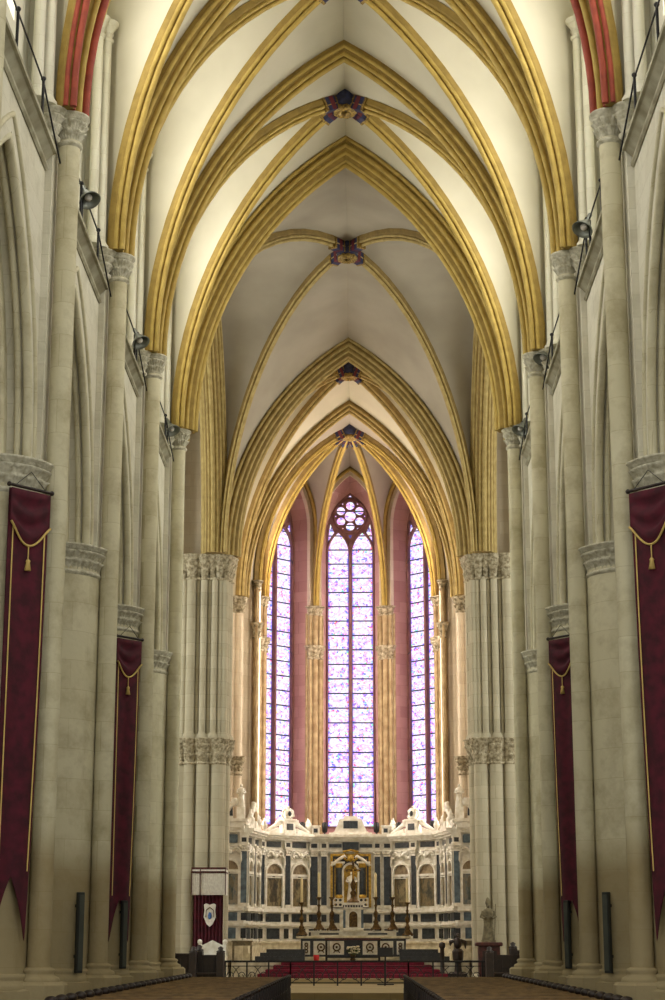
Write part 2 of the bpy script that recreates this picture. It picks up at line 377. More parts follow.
# ------------------------------------------------------------------ piers
def leafcap(mb, c, z0, z1, r0, r1, n=60, leaves=10, amp=.05, squash=1, ab=True, mi=0):
    H = z1-z0; hb = H*.76
    rings = 14; prof = []
    for i in range(rings+1):
        t = i/rings; prof.append((r0 + (r1-r0)*(t**1.6), z0 + hb*t))
    def mod(a, i, z):
        t = (z-z0)/hb; row = 0 if t < .5 else 1; tt = (t*2) % 1.0
        if i == rings: return 0
        lobe = abs(cos(leaves/2*a + row*pi/2))
        return amp*(lobe**.7*(tt**1.5)*1.6 - .3) + amp*.35*sin(3*leaves*a+5*t)
    mb.lathe(prof, (c[0], c[1], 0), n, mod, mi)
    mb.lathe([(r0+.0, z0-.1), (r0+.05, z0-.06), (r0+.05, z0-.03), (r0, z0+.01)], (c[0], c[1], 0), 24, None, mi)
    if ab: mb.lathe([(r1-.02, z0+hb), (r1+.03, z0+hb+.03), (r1+.03, z1-.06), (r1+.07, z1-.04), (r1+.07, z1), (r1, z1)], (c[0], c[1], 0), 24, None, mi)
def attic(mb, c, r, z, n=24, mi=0):
    mb.lathe([(r+.16, z), (r+.17, z+.05), (r+.15, z+.09), (r+.07, z+.13), (r+.06, z+.16), (r+.09, z+.2), (r+.06, z+.24), (r, z+.26)], (c[0], c[1], 0), n, None, mi)

def make_pier():
    """local x: outward from the nave (shaft at x=-1, drum at 0)"""
    root = empty('nave_pier', (6.05, PY[0], 0), '', 'pier')
    d = MB(); d.cyl((.12, 0), .9, .9, 9.45, 40); d.build('drum', 'pier', root)
    for q in (-1, 1):
        c = MB(); c.cyl((.22, q*1.03), .17, .9, 9.45, 16); c.build('colonette', 'pier', root)
    s = MB(); s.cyl((-.98, 0), .2, 1.1, 16.25, 24); s.build('vault_shaft', 'pier', root)
    s = MB(); s.box(-.74, .4, -.40, .40, 9.85, 16.3); s.build('pilaster', 'wall', root)
    c = MB(); leafcap(c, (.12, 0), 9.38, 9.92, .9, 1.03, 144, 30, .06)
    for q in (-1, 1): leafcap(c, (.22, q*1.03), 9.38, 9.92, .17, .27, 48, 8, .05)
    c.build('pier_capital', 'carve', root)
    c = MB(); leafcap(c, (-.98, 0), 16.22, 16.75, .2, .30, 72, 8, .06)
    for q in (-1, 1): leafcap(c, (-.68, q*.34), 16.22, 16.75, .13, .22, 48, 7, .05)
    c.build('shaft_capital', 'carve', root)
    u = MB(); u.box(-.55, .5, -.4, .4, 16.7, 27.6); u.build('upper_pilaster', 'upper', root)
    for q in (-1, 1):
        for x, y, r in ((-.62, .58, .125), (-.48, .84, .11)):
            c = MB(); c.cyl((x, q*y), r, 16.9, 21.9, 12)
            c.lathe([(r+.07, 16.74), (r+.07, 16.8), (r+.02, 16.87), (r, 16.93)], (x, q*y, 0), 12); c.build('wall_colonette', 'upper', root)
            c = MB(); leafcap(c, (x, q*y), 21.9, 22.3, r, r+.08, 30, 5, .03); c.build('colonette_capital', 'upper', root)
    p = MB()
    n8 = 8
    p.lathe([(1.18, 0), (1.18, .45), (1.08, .52), (1.08, .86), (1.0, .9)], (0, 0, 0), 8, None, 0, False, pi/8)
    p.lathe([(.52, 0), (.52, .95), (.46, 1.0)], (-.98, 0, 0), 8, None, 0, False, pi/8)
    for q in (-1, 1): p.lathe([(.36, 0), (.36, .9), (.3, .93)], (.22, q*1.05, 0), 8, None, 0, False, pi/8)
    p.build('plinth', 'pier', root)
    a = MB(); attic(a, (.12, 0), .9, .88, 40); attic(a, (-.98, 0), .2, .98)
    for q in (-1, 1): attic(a, (.22, q*1.03), .17, .88, 16)
    a.build('base_moulding', 'pier', root)
    return root
pier0 = make_pier()
ordn = ['nearest, mostly outside', 'carrying the larger burgundy banner', 'with speaker but no banner', 'with smaller burgundy banner', 'last, beside the crossing']
for sx, nm in ((1, 'right'), (-1, 'left')):
    for k, y in enumerate(PY):
        lab = 'round stone nave pier on the %s, %s' % (nm, ordn[k])
        if sx == 1 and k == 0: pier0['label'] = lab; pier0['group'] = 'nave piers'; continue
        dup(pier0, (sx*6.05, y, 0), lab, 0 if sx > 0 else pi, 'nave piers')

# ------------------------------------------------------------------ vaults
def dsweep(mb, path, side, spec, inward, core):
    (w_, d0, d1, cmi) = core
    mb.sweep(path, side, [(-w_/2, -.03), (w_/2, -.03), (w_/2, d0), (w_*.3, d1), (-w_*.3, d1), (-w_/2, d0)], cmi, False, inward)
    for s_, r_, rad, mi in spec: mb.sweep(path, side, circ(rad, 8, s_, r_), mi, True, inward)
TRANS = ([(0, .40, .08, 0), (-.12, .30, .06, 0), (.12, .30, .06, 0), (-.21, .14, .055, 0), (.21, .14, .055, 0)], (.38, .12, .34, 1))
BIG = ([(0, .66, .09, 0), (-.15, .58, .07, 0), (.15, .58, .07, 0), (-.27, .42, .075, 0), (.27, .42, .075, 0), (-.38, .24, .075, 0), (.38, .24, .075, 0), (-.46, .06, .06, 0), (.46, .06, .06, 0)], (.84, .06, .6, 1))
DIAG = ([(0, .32, .065, 0), (-.1, .22, .05, 0), (.1, .22, .05, 0)], (.26, .12, .26, 1))
def full_arch(y, a, zs, zt, n=20):
    h = arc_half(a, zt-zs, n)
    return [(x, y, zs+z) for x, z in h] + [(-x, y, zs+z) for x, z in reversed(h[:-1])]
def trans_arch(y, a, zs, zt, prof, mats, label, mid=None):
    mb = MB(); spec, core = prof
    if mid: spec = [(s_, r_, rad, (2 if i % 2 else 0)) for i, (s_, r_, rad, _) in enumerate(spec)]
    dsweep(mb, full_arch(y, a, zs, zt), (0, 1, 0), spec, (1, 0, 0), core)
    return tag(mb.build('transverse_arch', mats), label, 'arch', 'transverse vault arches')
def diag_pts(corner, ctr, zs, zb, n=20):
    c = Vector((corner[0], corner[1])); d = Vector((ctr[0], ctr[1])) - c; L = d.length
    return [(c.x + d.x*(x+L)/L, c.y + d.y*(x+L)/L, zs+z) for x, z in arc_half(L, zb-zs, n)]
def make_boss(loc, dirs, label, arm=1.0, drop=0.0):
    """painted boss at loc (underside of ribs); dirs: [(dx, dy, dz)] unit directions down along the ribs"""
    root = empty('painted_boss', loc, label, 'vault boss', 'painted vault bosses')
    r = MB(); r.lathe([(.3, -.08), (.35, -.15), (.33, -.26), (.25, -.3), (.17, -.25), (.15, -.1)], (0, 0, 0), 28, lambda a, i, z: .025*cos(9*a)); r.build('gilded_ring', 'gild', root)
    r = MB(); r.lathe([(.34, .5), (.38, -.06), (.3, -.12), (.0, -.12)], (0, 0, 0), 20); r.build('blue_hub', 'blue', root)
    for d in dirs:
        d = Vector(d); mb = MB(); side = Vector((-d.y, d.x, 0)).normalized(); up = d.cross(side).normalized()
        if up.z < 0: up = -up
        def seg(a, b_, wd, mi):
            P = []
            for t in (a, b_):
                for s1, s2 in ((-1, -.07), (1, -.07), (1, .34), (-1, .34)): P.append(d*t + side*(s1*wd) + up*s2)
            mb.add(P, [(0,1,2,3), (7,6,5,4), (0,4,5,1), (1,5,6,2), (2,6,7,3), (3,7,4,0)], False, mi)
        seg(.2, arm*.72, .14, 0); seg(arm*.3, arm*.34, .16, 2); seg(arm*.42, arm*.56, .15, 1); seg(arm*.72, arm*.8, .165, 2)
        mb.build('painted_rib_end', ['blue', 'crim', 'gild'], root)
    return root
NQ = 16
def vault(name, y0, y1, a0, a1, zs0, zs1, zt0, zt1, zb, zf, zw, xw, webm, ribm, bosslabel, riblabel, arm=1.0, wallrib=True):
    ym = (y0+y1)/2; web = MB(); root = empty('cross_ribs', (0, ym, zb), riblabel, 'vault ribs', 'crossed vault ribs')
    dirs = []
    for sx in (-1, 1):
        for (yc, a, zs, zt, q) in ((y0, a0, zs0, zt0, 1), (y1, a1, zs1, zt1, -1)):
            D = diag_pts((sx*a, yc+q*.36), (0, ym), zs, zb, NQ)
            T = [(sx*(-x), yc, zs+z) for x, z in arc_half(a, zt-zs, NQ)]
            W = []
            hw = abs(ym-yc); H = zw-zf; R = (hw*hw+H*H)/(2*hw)
            for i, p in enumerate(D):
                g = (p[2]-zs)/(zb-zs); z = zs + (zw-zs)*g
                if z <= zf: yy = 0
                else:
                    dz = z-zf; yy = R - sqrt(max(R*R-dz*dz, 0)) if R >= H or True else 0
                    yy = min(max(yy, 0), hw)
                if i == NQ: yy = hw
                W.append((sx*xw, yc + q*yy, z))
            for A, B in ((T, D), (W, D)):
                rows = []
                for i in range(NQ+1):
                    p, r = Vector(A[i]), Vector(B[i])
                    rows.append([p.lerp(r, j/5) + Vector((0, 0, .25*sin(pi*j/5)*min(1, i/NQ*1.3)*.5)) for j in range(6)])
                web.grid(rows, True)
            mb = MB(Matrix.Translation((0, -ym, -zb)))
            dd = Vector((-sx*a, ym-yc, 0)); side = Vector((-dd.y, dd.x, 0)).normalized()
            dsweep(mb, D, side, DIAG[0], dd, DIAG[1]); mb.build('rib', ribm, root)
            e = (Vector(D[-2]) - Vector(D[-1])).normalized(); dirs.append(e)
            if wallrib:
                mb = MB(Matrix.Translation((0, -ym, -zb)))
                Wp = [w_ for w_ in W if w_[2] >= zf-.4]
                mb.sweep([(x-sx*.12, y, z) for x, y, z in Wp], (1, 0, 0), circ(.09), 0, True, (0, q, 0)); mb.build('wall_rib', ribm, root)
    so = st(web.build('ceiling_' + name, webm))
    make_boss((0, ym, zb-.36), dirs, bosslabel, arm)
ZS = 16.75
bt = ['over the nearest visible bay, out at the top', 'with gold ring, over the second visible bay', 'high in the nave, blue arms around a gold ring, topmost one in view', '']
for k in range(1, 4):
    vault('nave_bay_%d' % k, PY[k], PY[k+1], 5.2, 5.2, ZS, ZS, 25.85, 25.85 if k < 3 else 26.2, 26.1, 22.7, 26.1, 5.78, 'web', ['ochre', 'ochre2'],
          ['painted boss over the nearest nave bay, above the picture', 'painted boss at the very top edge of the picture', 'blue and red painted boss with gold ring, topmost in full view'][k-1],
          ['ochre cross ribs of the nearest nave bay, between red arch and next', 'ochre cross ribs of the middle nave bay', 'ochre cross ribs of the last nave bay, meeting at the topmost boss'][k-1], 1.0)
vault('nave_bay_0', PY[0], PY[1], 5.2, 5.2, ZS, ZS, 25.85, 25.85, 25.9, 22.7, 25.9, 5.78, 'web', ['red', 'ochre2'], 'painted boss of the bay before the red arch, outside the picture', 'red painted cross ribs just before the nearest red arch')
trans_arch(PY[0], 5.2, ZS, 25.85, TRANS, ['red', 'ochre2', 'ochre'], 'red arch before the nearest pier, outside the picture', 1)
trans_arch(PY[1], 5.2, ZS, 25.85, TRANS, ['red', 'ochre2', 'ochre'], 'red and ochre painted transverse arch over the nearest piers', 1)
trans_arch(PY[2], 5.2, ZS, 25.85, TRANS, ['ochre', 'ochre2'], 'ochre transverse arch springing from the second piers')
trans_arch(PY[3], 5.2, ZS, 25.85, TRANS, ['ochre', 'ochre2'], 'ochre transverse arch just before the topmost painted boss')
trans_arch(PY[4], 5.25, ZS, 26.25, BIG, ['ochre', 'ochre2'], 'thick ochre arch where nave meets crossing, behind the topmost boss')
vault('crossing', 52.7, 69.2, 5.25, 5.0, ZS, 16.5, 26.0, 25.4, 26.2, 17.4, 26.0, 5.3, 'web2', ['ochreB', 'ochreB2'], 'dark blue and red boss in the middle of the shaded crossing vault', 'ochre cross ribs spanning the wide shaded crossing vault', 1.2, False)
trans_arch(69.5, 5.0, 16.5, 25.45, BIG, ['ochreB', 'ochreB2'], 'olive ochre arch on the far side of the crossing')
vault('choir', 69.7, 77.0, 5.0, 4.85, 16.5, 16.3, 25.4, 25.2, 25.7, 21, 25.3, 5.6, 'web', ['ochreB', 'ochreB2'], 'small dark boss of the choir bay, just under the far crossing arch', 'ochre cross ribs of the short choir bay', .9)
trans_arch(77.1, 4.85, 16.3, 25.2, TRANS, ['ochreB', 'ochreB2'], 'ochre arch at the mouth of the apse')
for sx, nm in ((-1, 'left'), (1, 'right')):    # crossing arches over the transepts
    mb = MB(); a = 8.2; ym = 60.95
    h = arc_half(a, 9.3, 20); path = [(sx*5.3, ym+x, 16.5+z) for x, z in h] + [(sx*5.3, ym-x, 16.5+z) for x, z in reversed(h[:-1])]
    dsweep(mb, path, (1, 0, 0), BIG[0], (0, 1, 0), BIG[1])
    tag(mb.build('transept_arch', ['ochreB', 'ochreB2']), 'tall ochre arch opening from the crossing to the %s transept' % nm, 'arch', 'transept arches')

# ------------------------------------------------------------------ crossing east piers
for sx, nm in ((-1, 'left'), (1, 'right')):
    root = empty('crossing_pier', (sx*5.7, 69.8, 0), 'clustered grey shaft pier at the far %s corner of the crossing, %s' % (nm, 'behind the canopied throne' if sx < 0 else 'behind the pedestal statue'), 'pier', 'clustered crossing piers')
    T = Matrix.Translation((0, 0, 0)); X = lambda x: -x if sx < 0 else x
    m = MB(); m.box(-.85, .85, -.45, .6, 8.6, 16.4); m.build('upper_core', 'choir', root)
    m = MB(); m.box(-.9, .95, -.5, .6, .2, 8.6); m.build('lower_core', 'choir', root)
    for x, y, r in ((.72, -.46, .11), (.46, -.56, .18), (.2, -.46, .08), (-.03, -.56, .13), (-.25, -.46, .08), (-.45, -.54, .12), (-.66, -.46, .09), (-.84, -.38, .14), (-.92, -.1, .12), (-.95, .25, .16)):
        m = MB(); m.cyl((X(x), y), r, 9.3, 15.6, 14); m.lathe([(r+.09, 9.3), (r+.08, 9.4), (r+.02, 9.5), (r, 9.55)], (X(x), y, 0), 12); m.build('upper_shaft', 'choir', root)
    m = MB()
    for x, y, r in ((.75, -.46, .11), (.46, -.56, .18), (.2, -.5, .1), (-.05, -.56, .14), (-.35, -.5, .12), (-.62, -.52, .12), (-.84, -.38, .14), (-.92, -.1, .12), (-.95, .25, .16)):
        leafcap(m, (X(x), y), 15.6, 16.5, r, r+.14, 36, 6, .05)
    m.build('upper_capital', 'carve2', root)
    for x, y, r in ((.42, -.5, .22), (-.1, -.52, .26), (-.66, -.45, .28), (-.9, .1, .2)):
        m = MB(); m.cyl((X(x), y), r, .5, 8.4, 18); m.build('lower_shaft', 'choir', root)
    m = MB()
    for x, y, r in ((.72, -.45, .15), (.42, -.5, .22), (.16, -.5, .14), (-.1, -.52, .26), (-.4, -.5, .16), (-.66, -.45, .28), (-.9, .1, .2)):
        leafcap(m, (X(x), y), 8.4, 9.3, r, r+.12, 44, 8, .06)
    m.build('lower_capital', 'carve2', root)
    m = MB(); m.box(-1.1, 1.1, -.85, .7, .2, .55, bev=.05); m.build('plinth', 'choir', root)
    # choir bay wall
    b = MB(); b.plate([(70, 0), (77.4, 0), (77.4, 27.6), (70, 27.6)], [arch_poly(73.6, 1.6, 10.5, 19, 22.5)], lambda u, v, w_: (sx*(5.7+w_), u, v), .9)
    st(b.build('wall_choir_' + nm, 'apse'))
    g = MB(); g.plate(arch_poly(73.6, 1.6, 10.5, 19, 22.5), [], lambda u, v, w_: (sx*(6.4+w_), u, v), .05)
    st(g.build('window_%d' % (50 if sx < 0 else 51), 'skyc'))
    # slender cluster at the apse mouth
    root = empty('apse_pier', (sx*5.0, 77.1, 0), 'slender warm-lit shaft cluster at the %s edge of the apse mouth' % nm, 'pier', 'apse mouth piers')
    m = MB(); m.box(*sorted((X(-.1), X(.9))), -.1, .4, .2, 16.2); m.build('core', 'apse', root)
    for x, y, r in ((-.2, .02, .17), (.08, -.14, .11), (.28, -.12, .08), (.48, -.14, .13)):
        m = MB(); m.cyl((X(x), y), r, .3, 15.7, 14); m.build('shaft', 'apse', root)
        m = MB(); leafcap(m, (X(x), y), 15.7, 16.3, r, r+.13, 40, 6, .06); m.build('capital', 'carve2', root)
        m = MB(); leafcap(m, (X(x), y), 8.7, 9.4, r, r+.13, 40, 6, .06); m.build('lower_capital', 'carve2', root)

# ------------------------------------------------------------------ apse
AC = [(-4.95, 77.3), (-4.25, 78.3), (-4.1, 82.1), (-1.7, 84.5), (1.7, 84.5), (4.1, 82.1), (4.25, 78.3), (4.95, 77.3)]
AB = Vector((0, 80.4, 25.0)); AS = 17.25
def frame(Pa, Pb):
    a, b = Vector((*Pa, 0)), Vector((*Pb, 0)); u = (b-a).normalized(); n = Vector((u.y, -u.x, 0))  # inward
    ctr = Vector((0, 80.4, 0))
    if (ctr-a).dot(n) < 0: n = -n
    mid = (a+b)/2
    return mid, u, n, (b-a).length
def F_of(Pa, Pb):
    mid, u, n, L = frame(Pa, Pb)
    return (lambda uu, v, w_: tuple(mid + u*uu - n*w_ + Vector((0, 0, v)))), L     # w_ goes outward
web = MB(); ribs_root = empty('apse_ribs', tuple(AB), 'fan of slim ochre ribs over the apse windows', 'vault ribs')
dirs = []
corner_ribs = {}
for k in range(1, 7):
    c = AC[k]; D = diag_pts(c, (AB.x, AB.y), AS, AB.z, NQ); corner_ribs[k] = D
    mb = MB(Matrix.Translation(-AB)); dd = Vector((AB.x-c[0], AB.y-c[1], 0)); side = Vector((-dd.y, dd.x, 0)).normalized()
    dsweep(mb, D, side, DIAG[0], dd, DIAG[1]); mb.build('rib', ['ochre', 'ochreB2'], ribs_root)
    dirs.append((Vector(D[-2])-Vector(D[-1])).normalized())
make_boss((AB.x, AB.y, AB.z-.36), dirs, 'red and blue boss with gold ring at the head of the apse ribs', 1.1)
WT = 24.1
wk = 60
LAB = ['on the left flank, hidden edge-on', 'left of the central one, one lancet in view', 'tall central one with six-petal rose', 'right of the central one, one lancet in view', 'on the right flank, hidden edge-on']
for k in range(1, 6):
    F, L = F_of(AC[k], AC[k+1]); hw = L/2
    D0, D1 = corner_ribs[k], corner_ribs[k+1]
    mid, u, n, _ = frame(AC[k], AC[k+1])
    # wall rib and webs
    halfs = []
    for sgn, D in ((-1, D0), (1, D1)):
        H = WT-(AS+3.8); R = (hw*hw+H*H)/(2*hw); W = []
        for i, p in enumerate(D):
            g = (p[2]-AS)/(AB.z-AS); z = AS+(WT-AS)*g; dz = z-(AS+3.8)
            x = 0 if dz <= 0 else min(max(R-sqrt(max(R*R-dz*dz, 0)), 0), hw)
            if i == NQ: x = hw
            W.append(Vector(F(sgn*(hw-x), z, 0)))
        rows = [[W[i].lerp(Vector(D[i]), j/5) for j in range(6)] for i in range(NQ+1)]
        web.grid(rows, True); halfs.append(W)
    mb = MB(Matrix.Translation(-AB)); path = [p + n*.1 for p in halfs[0]] + [p + n*.1 for p in reversed(halfs[1][:-1])]
    mb.sweep(path, n, [(-.12, -.02), (.12, -.02), (.1, .1), (-.1, .1)], 1, False, u); mb.sweep(path, n, circ(.07, 8, .1, .1), 0, True, u)
    mb.build('wall_rib', ['ochre', 'ochreB2'], ribs_root)
    # wall with splayed opening
    REC = .95; o0 = arch_poly(0, 1.38, 6.6, 21.1, 23.75, 14); o1 = arch_poly(0, 1.17, 6.9, 20.9, 23.1, 14)
    b = MB(); b.plate([(-hw, 0), (hw, 0), (hw, WT+1.5), (-hw, WT+1.5)], [o0], F, .25); st(b.build('wall_apse_%d' % k, 'apse'))
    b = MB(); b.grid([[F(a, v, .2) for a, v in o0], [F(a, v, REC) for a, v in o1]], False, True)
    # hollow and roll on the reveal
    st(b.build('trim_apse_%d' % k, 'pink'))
    # window
    mids = Vector(F(0, 0, REC)); tr = MB()
    ho = [arch_poly(-.58, .50, 7.0, 20.0, 21.1, 10), arch_poly(.58, .50, 7.0, 20.0, 21.1, 10)]
    rc = (0, 21.92)
    for i in range(6):
        a = pi/2 + i*pi/3; ho.append([(rc[0]+.52*cos(a)+.21*cos(t), rc[1]+.52*sin(a)+.21*sin(t)) for t in [2*pi*j/12 for j in range(12)]])
        a += pi/6
        cc = (rc[0]+.71*cos(a), rc[1]+.71*sin(a)); ho.append([(cc[0]+.06*cos(t), cc[1]+.06*sin(t)) for t in [2*pi*j/3+a for j in range(3)]])
    ho.append([(rc[0]+.27*cos(t), rc[1]+.27*sin(t)) for t in [2*pi*j/14 for j in range(14)]])
    ho += [[(-1.1, 20.62), (-.78, 21.1), (-.97, 21.55)], [(1.1, 20.62), (.78, 21.1), (.97, 21.55)], [(-.1, 20.98), (.1, 20.98), (0, 20.78)], [(-.13, 22.84), (.13, 22.84), (0, 22.98)]]
    o1b = arch_poly(0, 1.19, 6.9, 20.9, 23.14, 14)
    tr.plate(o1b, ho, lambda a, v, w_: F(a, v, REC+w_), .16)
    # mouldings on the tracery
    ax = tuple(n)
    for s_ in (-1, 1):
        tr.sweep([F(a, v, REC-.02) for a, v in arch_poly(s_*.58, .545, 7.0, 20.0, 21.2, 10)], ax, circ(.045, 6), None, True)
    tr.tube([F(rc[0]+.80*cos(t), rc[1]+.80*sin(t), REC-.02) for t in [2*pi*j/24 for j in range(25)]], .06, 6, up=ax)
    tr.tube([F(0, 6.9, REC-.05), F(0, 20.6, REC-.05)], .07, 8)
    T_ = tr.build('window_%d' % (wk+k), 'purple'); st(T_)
    g = MB(); g.plate(o1, [], lambda a, v, w_: F(a, v, REC+.12+w_), .02)
    def uvf(co, mid=mid, u=u):
        a = (Vector(co)-mid).dot(u); return (a, co[2])
    if k in (2, 3, 4):
        gm = MB()
        gm.add([F(a, v, REC+.1) for a, v in [(-1.16, 6.95), (0, 6.95), (0, 21.3), (-1.16, 21.3)]], [(0,1,2,3)])
        gm.add([F(a, v, REC+.1) for a, v in [(0, 6.95), (1.16, 6.95), (1.16, 21.3), (0, 21.3)]], [(0,1,2,3)])
        gm.add([F(a, v, REC+.1) for a, v in [(-1.0, 21.15), (1.0, 21.15), (.55, 22.7), (0, 23.08), (-.55, 22.7)]], [(0,1,2,3,4)])
        me = gm.build('stained_glass', glass_mat(k), T_)
        l = me.data.uv_layers.new(name='UVMap')
        for p in me.data.polygons:
            for li in p.loop_indices:
                co = me.data.vertices[me.data.loops[li].vertex_index].co; a = (co-mid).dot(u)
                if p.index == 0: x = (a+1.08)/1.0
                elif p.index == 1: x = (a-.08)/1.0
                else: x = a*.6+.5
                l.data[li].uv = (x, (co.z-6.95)/.70 + (0 if p.index < 2 else .25))
        gl = MB(); gl.plate(o1b, [], lambda a, v, w_: F(a, v, REC+.2+w_), .05); 
    else:
        g.build('plain_glass', 'skyw', T_)
    if k in (2, 4):   # thin iron tie bars projecting from the side windows
        for zz in (19.4, 15.0, 10.0):
            m = MB(); s_ = 1 if k == 4 else -1
            m.tube([F(-s_*1.15, zz, .9), F(-s_*.3, zz, .2)], .02, 6)
            m.build('tie_bar', 'iron', T_)
# walls beside the apse mouth, corner shafts
for k in (0, 6):
    F, L = F_of(AC[k], AC[k+1]); b = MB(); b.plate([(-L/2-.2, 0), (L/2, 0), (L/2, 26.5), (-L/2-.2, 26.5)], [], F, .25); st(b.build('wall_apse_%d' % (10+k), 'apse'))
F = None
for sx, k in ((-1, 1), (1, 6)):
    T = [(-sx*-1*x if False else sx*abs(x), 77.0, 16.3+z) for x, z in arc_half(4.85, 8.9, NQ)]
    rows = [[Vector(T[i]).lerp(Vector(corner_ribs[k][i]), j/5) for j in range(6)] for i in range(NQ+1)]
    web.grid(rows, True)
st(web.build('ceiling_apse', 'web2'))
nms = {1: 'at the left mouth corner', 2: 'left, between flank and left window', 3: 'left of the central window', 4: 'right of the central window', 5: 'right, between flank and right window', 6: 'at the right mouth corner'}
for k in range(1, 7):
    c = Vector((*AC[k], 0)); inn = (Vector((0, 80.4, 0))-c).normalized(); t = Vector((-inn.y, inn.x, 0))
    root = empty('apse_shafts', tuple(c), 'bundle of ochre stone shafts %s of the apse' % nms[k], 'shaft cluster', 'apse shaft clusters')
    for a, d, r in ((0, .12, .13), (-.24, .07, .095), (.24, .07, .095), (-.40, -.02, .06), (.40, -.02, .06)):
        p = t*a + inn*d; m = MB(); m.cyl((p.x, p.y), r, 6.75 if k in (1, 6) else .3, 16.9, 14); m.build('shaft', 'ochreS' if 'ochreS' in M else 'apse', root)
    m = MB()
    for a, d, r in ((0, .12, .14), (-.24, .07, .1), (.24, .07, .1)):
        p = t*a + inn*d; leafcap(m, (p.x, p.y), 16.9, 17.25, r, r+.08, 30, 5, .03)
    m.build('capital', 'carve2', root)
    m = MB()
    for a, d, r in ((0, .12, .15), (-.24, .07, .12), (.24, .07, .12)):
        p = t*a + inn*d; leafcap(m, (p.x, p.y), 14.8, 15.35, r, r+.1, 30, 5, .05)
    m.build('mid_capital', 'carve2', root)
#DETAIL
# ------------------------------------------------------------------ sanctuary steps and platform
b = MB(); b.box(-4.6, 4.6, 72.0, 88, .2, 1.0); st(b.build('floor_sanctuary', 'marble2'))
b = MB(); b.box(-6.5, 6.5, 69.0, 72.1, .2, .38); st(b.build('floor_step', 'floor'))
root = empty('carpeted_steps', (0, 70.6, .2), 'crimson carpeted steps leading up to the high altar', 'steps')
for i in range(4):
    hw = 3.6 - .28*i; m = MB(Matrix.Translation((0.1, -70.6, -.2)))
    m.box(-hw, hw, 70.3+.42*i, 72.2, .38+.16*i, .54+.16*i, bev=.02); m.build('step', 'carpet', root)

# ------------------------------------------------------------------ retable (marble altar screen)
RET = empty('retable', (0, 80, 1.0), 'curved white and dark marble altar screen with painted panels below the apse windows', 'altarpiece')
O = Vector((0, 80, 1.0))
class Seg:
    def __init__(s, A, B):
        a, b_ = Vector((*A, 0)), Vector((*B, 0)); s.u = (b_-a).normalized(); s.n = Vector((s.u.y, -s.u.x, 0))   # toward the nave
        if s.n.y > 0 and abs(s.n.y) > .05: s.n = -s.n
        s.a = a; s.L = (b_-a).length
    def P(s, u, z, d=0): return s.a + s.u*u + s.n*d + Vector((0, 0, z)) - O
    def box(s, mb, u0, u1, z0, z1, d0, d1):
        P = [s.P(u, z, d) for z in (z0, z1) for d in (d0, d1) for u in (u0, u1)]
        mb.add(P, [(0,2,3,1), (4,5,7,6), (0,1,5,4), (2,6,7,3), (0,4,6,2), (1,3,7,5)])
    def part(s, name, m, fn):
        mb = MB(); fn(mb); return mb.build(name, m, RET)
def arc_band(sg, mb, uc, hw, z0, zs, w_, d0, d1, n=12):
    """round-headed frame band"""
    out = round_poly(uc, hw+w_, z0, zs, n); inn = round_poly(uc, hw, z0, zs, n)
    rows = [[sg.P(u, z, d0) for u, z in out], [sg.P(u, z, d1) for u, z in out], [sg.P(u, z, d1) for u, z in inn], [sg.P(u, z, d0) for u, z in inn]]
    mb.grid(rows, False)
def carving(sg, mb, uc, z0, z1, w_, d, n=16):
    rnd = random.Random(int(uc*100)+int(z0*10))
    for i in range(n):   # garland of leaves and scrolls either side of a small winged head
        t = (i+.5)/n*2-1; z = z0 + (z1-z0)*(.35+.45*(1-abs(t)**1.5)) + rnd.uniform(-.05, .05)
        mb.ball(sg.P(uc+t*w_/2, z, d), rnd.uniform(.05, .085), 6)
    mb.ball(sg.P(uc, z0+(z1-z0)*.55, d+.05), .11, 8)
    for q in (-1, 1):
        mb.tube([sg.P(uc+q*(.1+.09*k), z0+(z1-z0)*(.6+.3*sin(k*.8)), d+.04) for k in range(5)], [.06, .07, .06, .045, .02], 6)
        mb.tube([sg.P(uc+q*w_*.5, z0+(z1-z0)*.5, d), sg.P(uc+q*w_*.53, z0-.1, d), sg.P(uc+q*w_*.48, z0-.25, d)], [.06, .05, .03], 6)
def scroll(sg, mb, uc, q, z0, h, w_, d):
    """volute pediment half: high end curls over toward the centre; q = which side"""
    pts = []; n = 16
    for i in range(n+1):
        t = i/n; pts.append((uc+q*w_*(1-t), z0 + h*(.08+.62*t*t + .12*sin(pi*t))))
    for i in range(9):
        a = i/8*1.6*pi; rr = .15*(1-.07*i)*h/.55; pts.append((uc + q*(.0) - q*rr*sin(a)*.6, z0+h*.72 + rr*.6 - rr*.9*(1-cos(a))*.6))
    mb.tube([sg.P(u, z, d) for u, z in pts], [.07+.03*min(i/n, 1) for i in range(len(pts))], 8, up=tuple(sg.n))
    out = [(uc+q*w_, z0)] + [(u, z) for u, z in pts[:n+1]] + [(uc, z0)]
    mb.plate([(a, z0+(v-z0)*.55) for a, v in out], [], lambda a, v, ww: sg.P(a, v, d-.1+ww), .16)
def urn(sg, mb, uc, z, sc_=1, d=0):
    c = sg.P(uc, z, d)
    mb.lathe([(.09*sc_, 0), (.1*sc_, .04*sc_), (.04*sc_, .09*sc_), (.06*sc_, .14*sc_), (.15*sc_, .3*sc_), (.16*sc_, .42*sc_), (.1*sc_, .5*sc_), (.12*sc_, .54*sc_), (.05*sc_, .62*sc_), (.03*sc_, .72*sc_), (.0, .78*sc_)], tuple(c), 12)
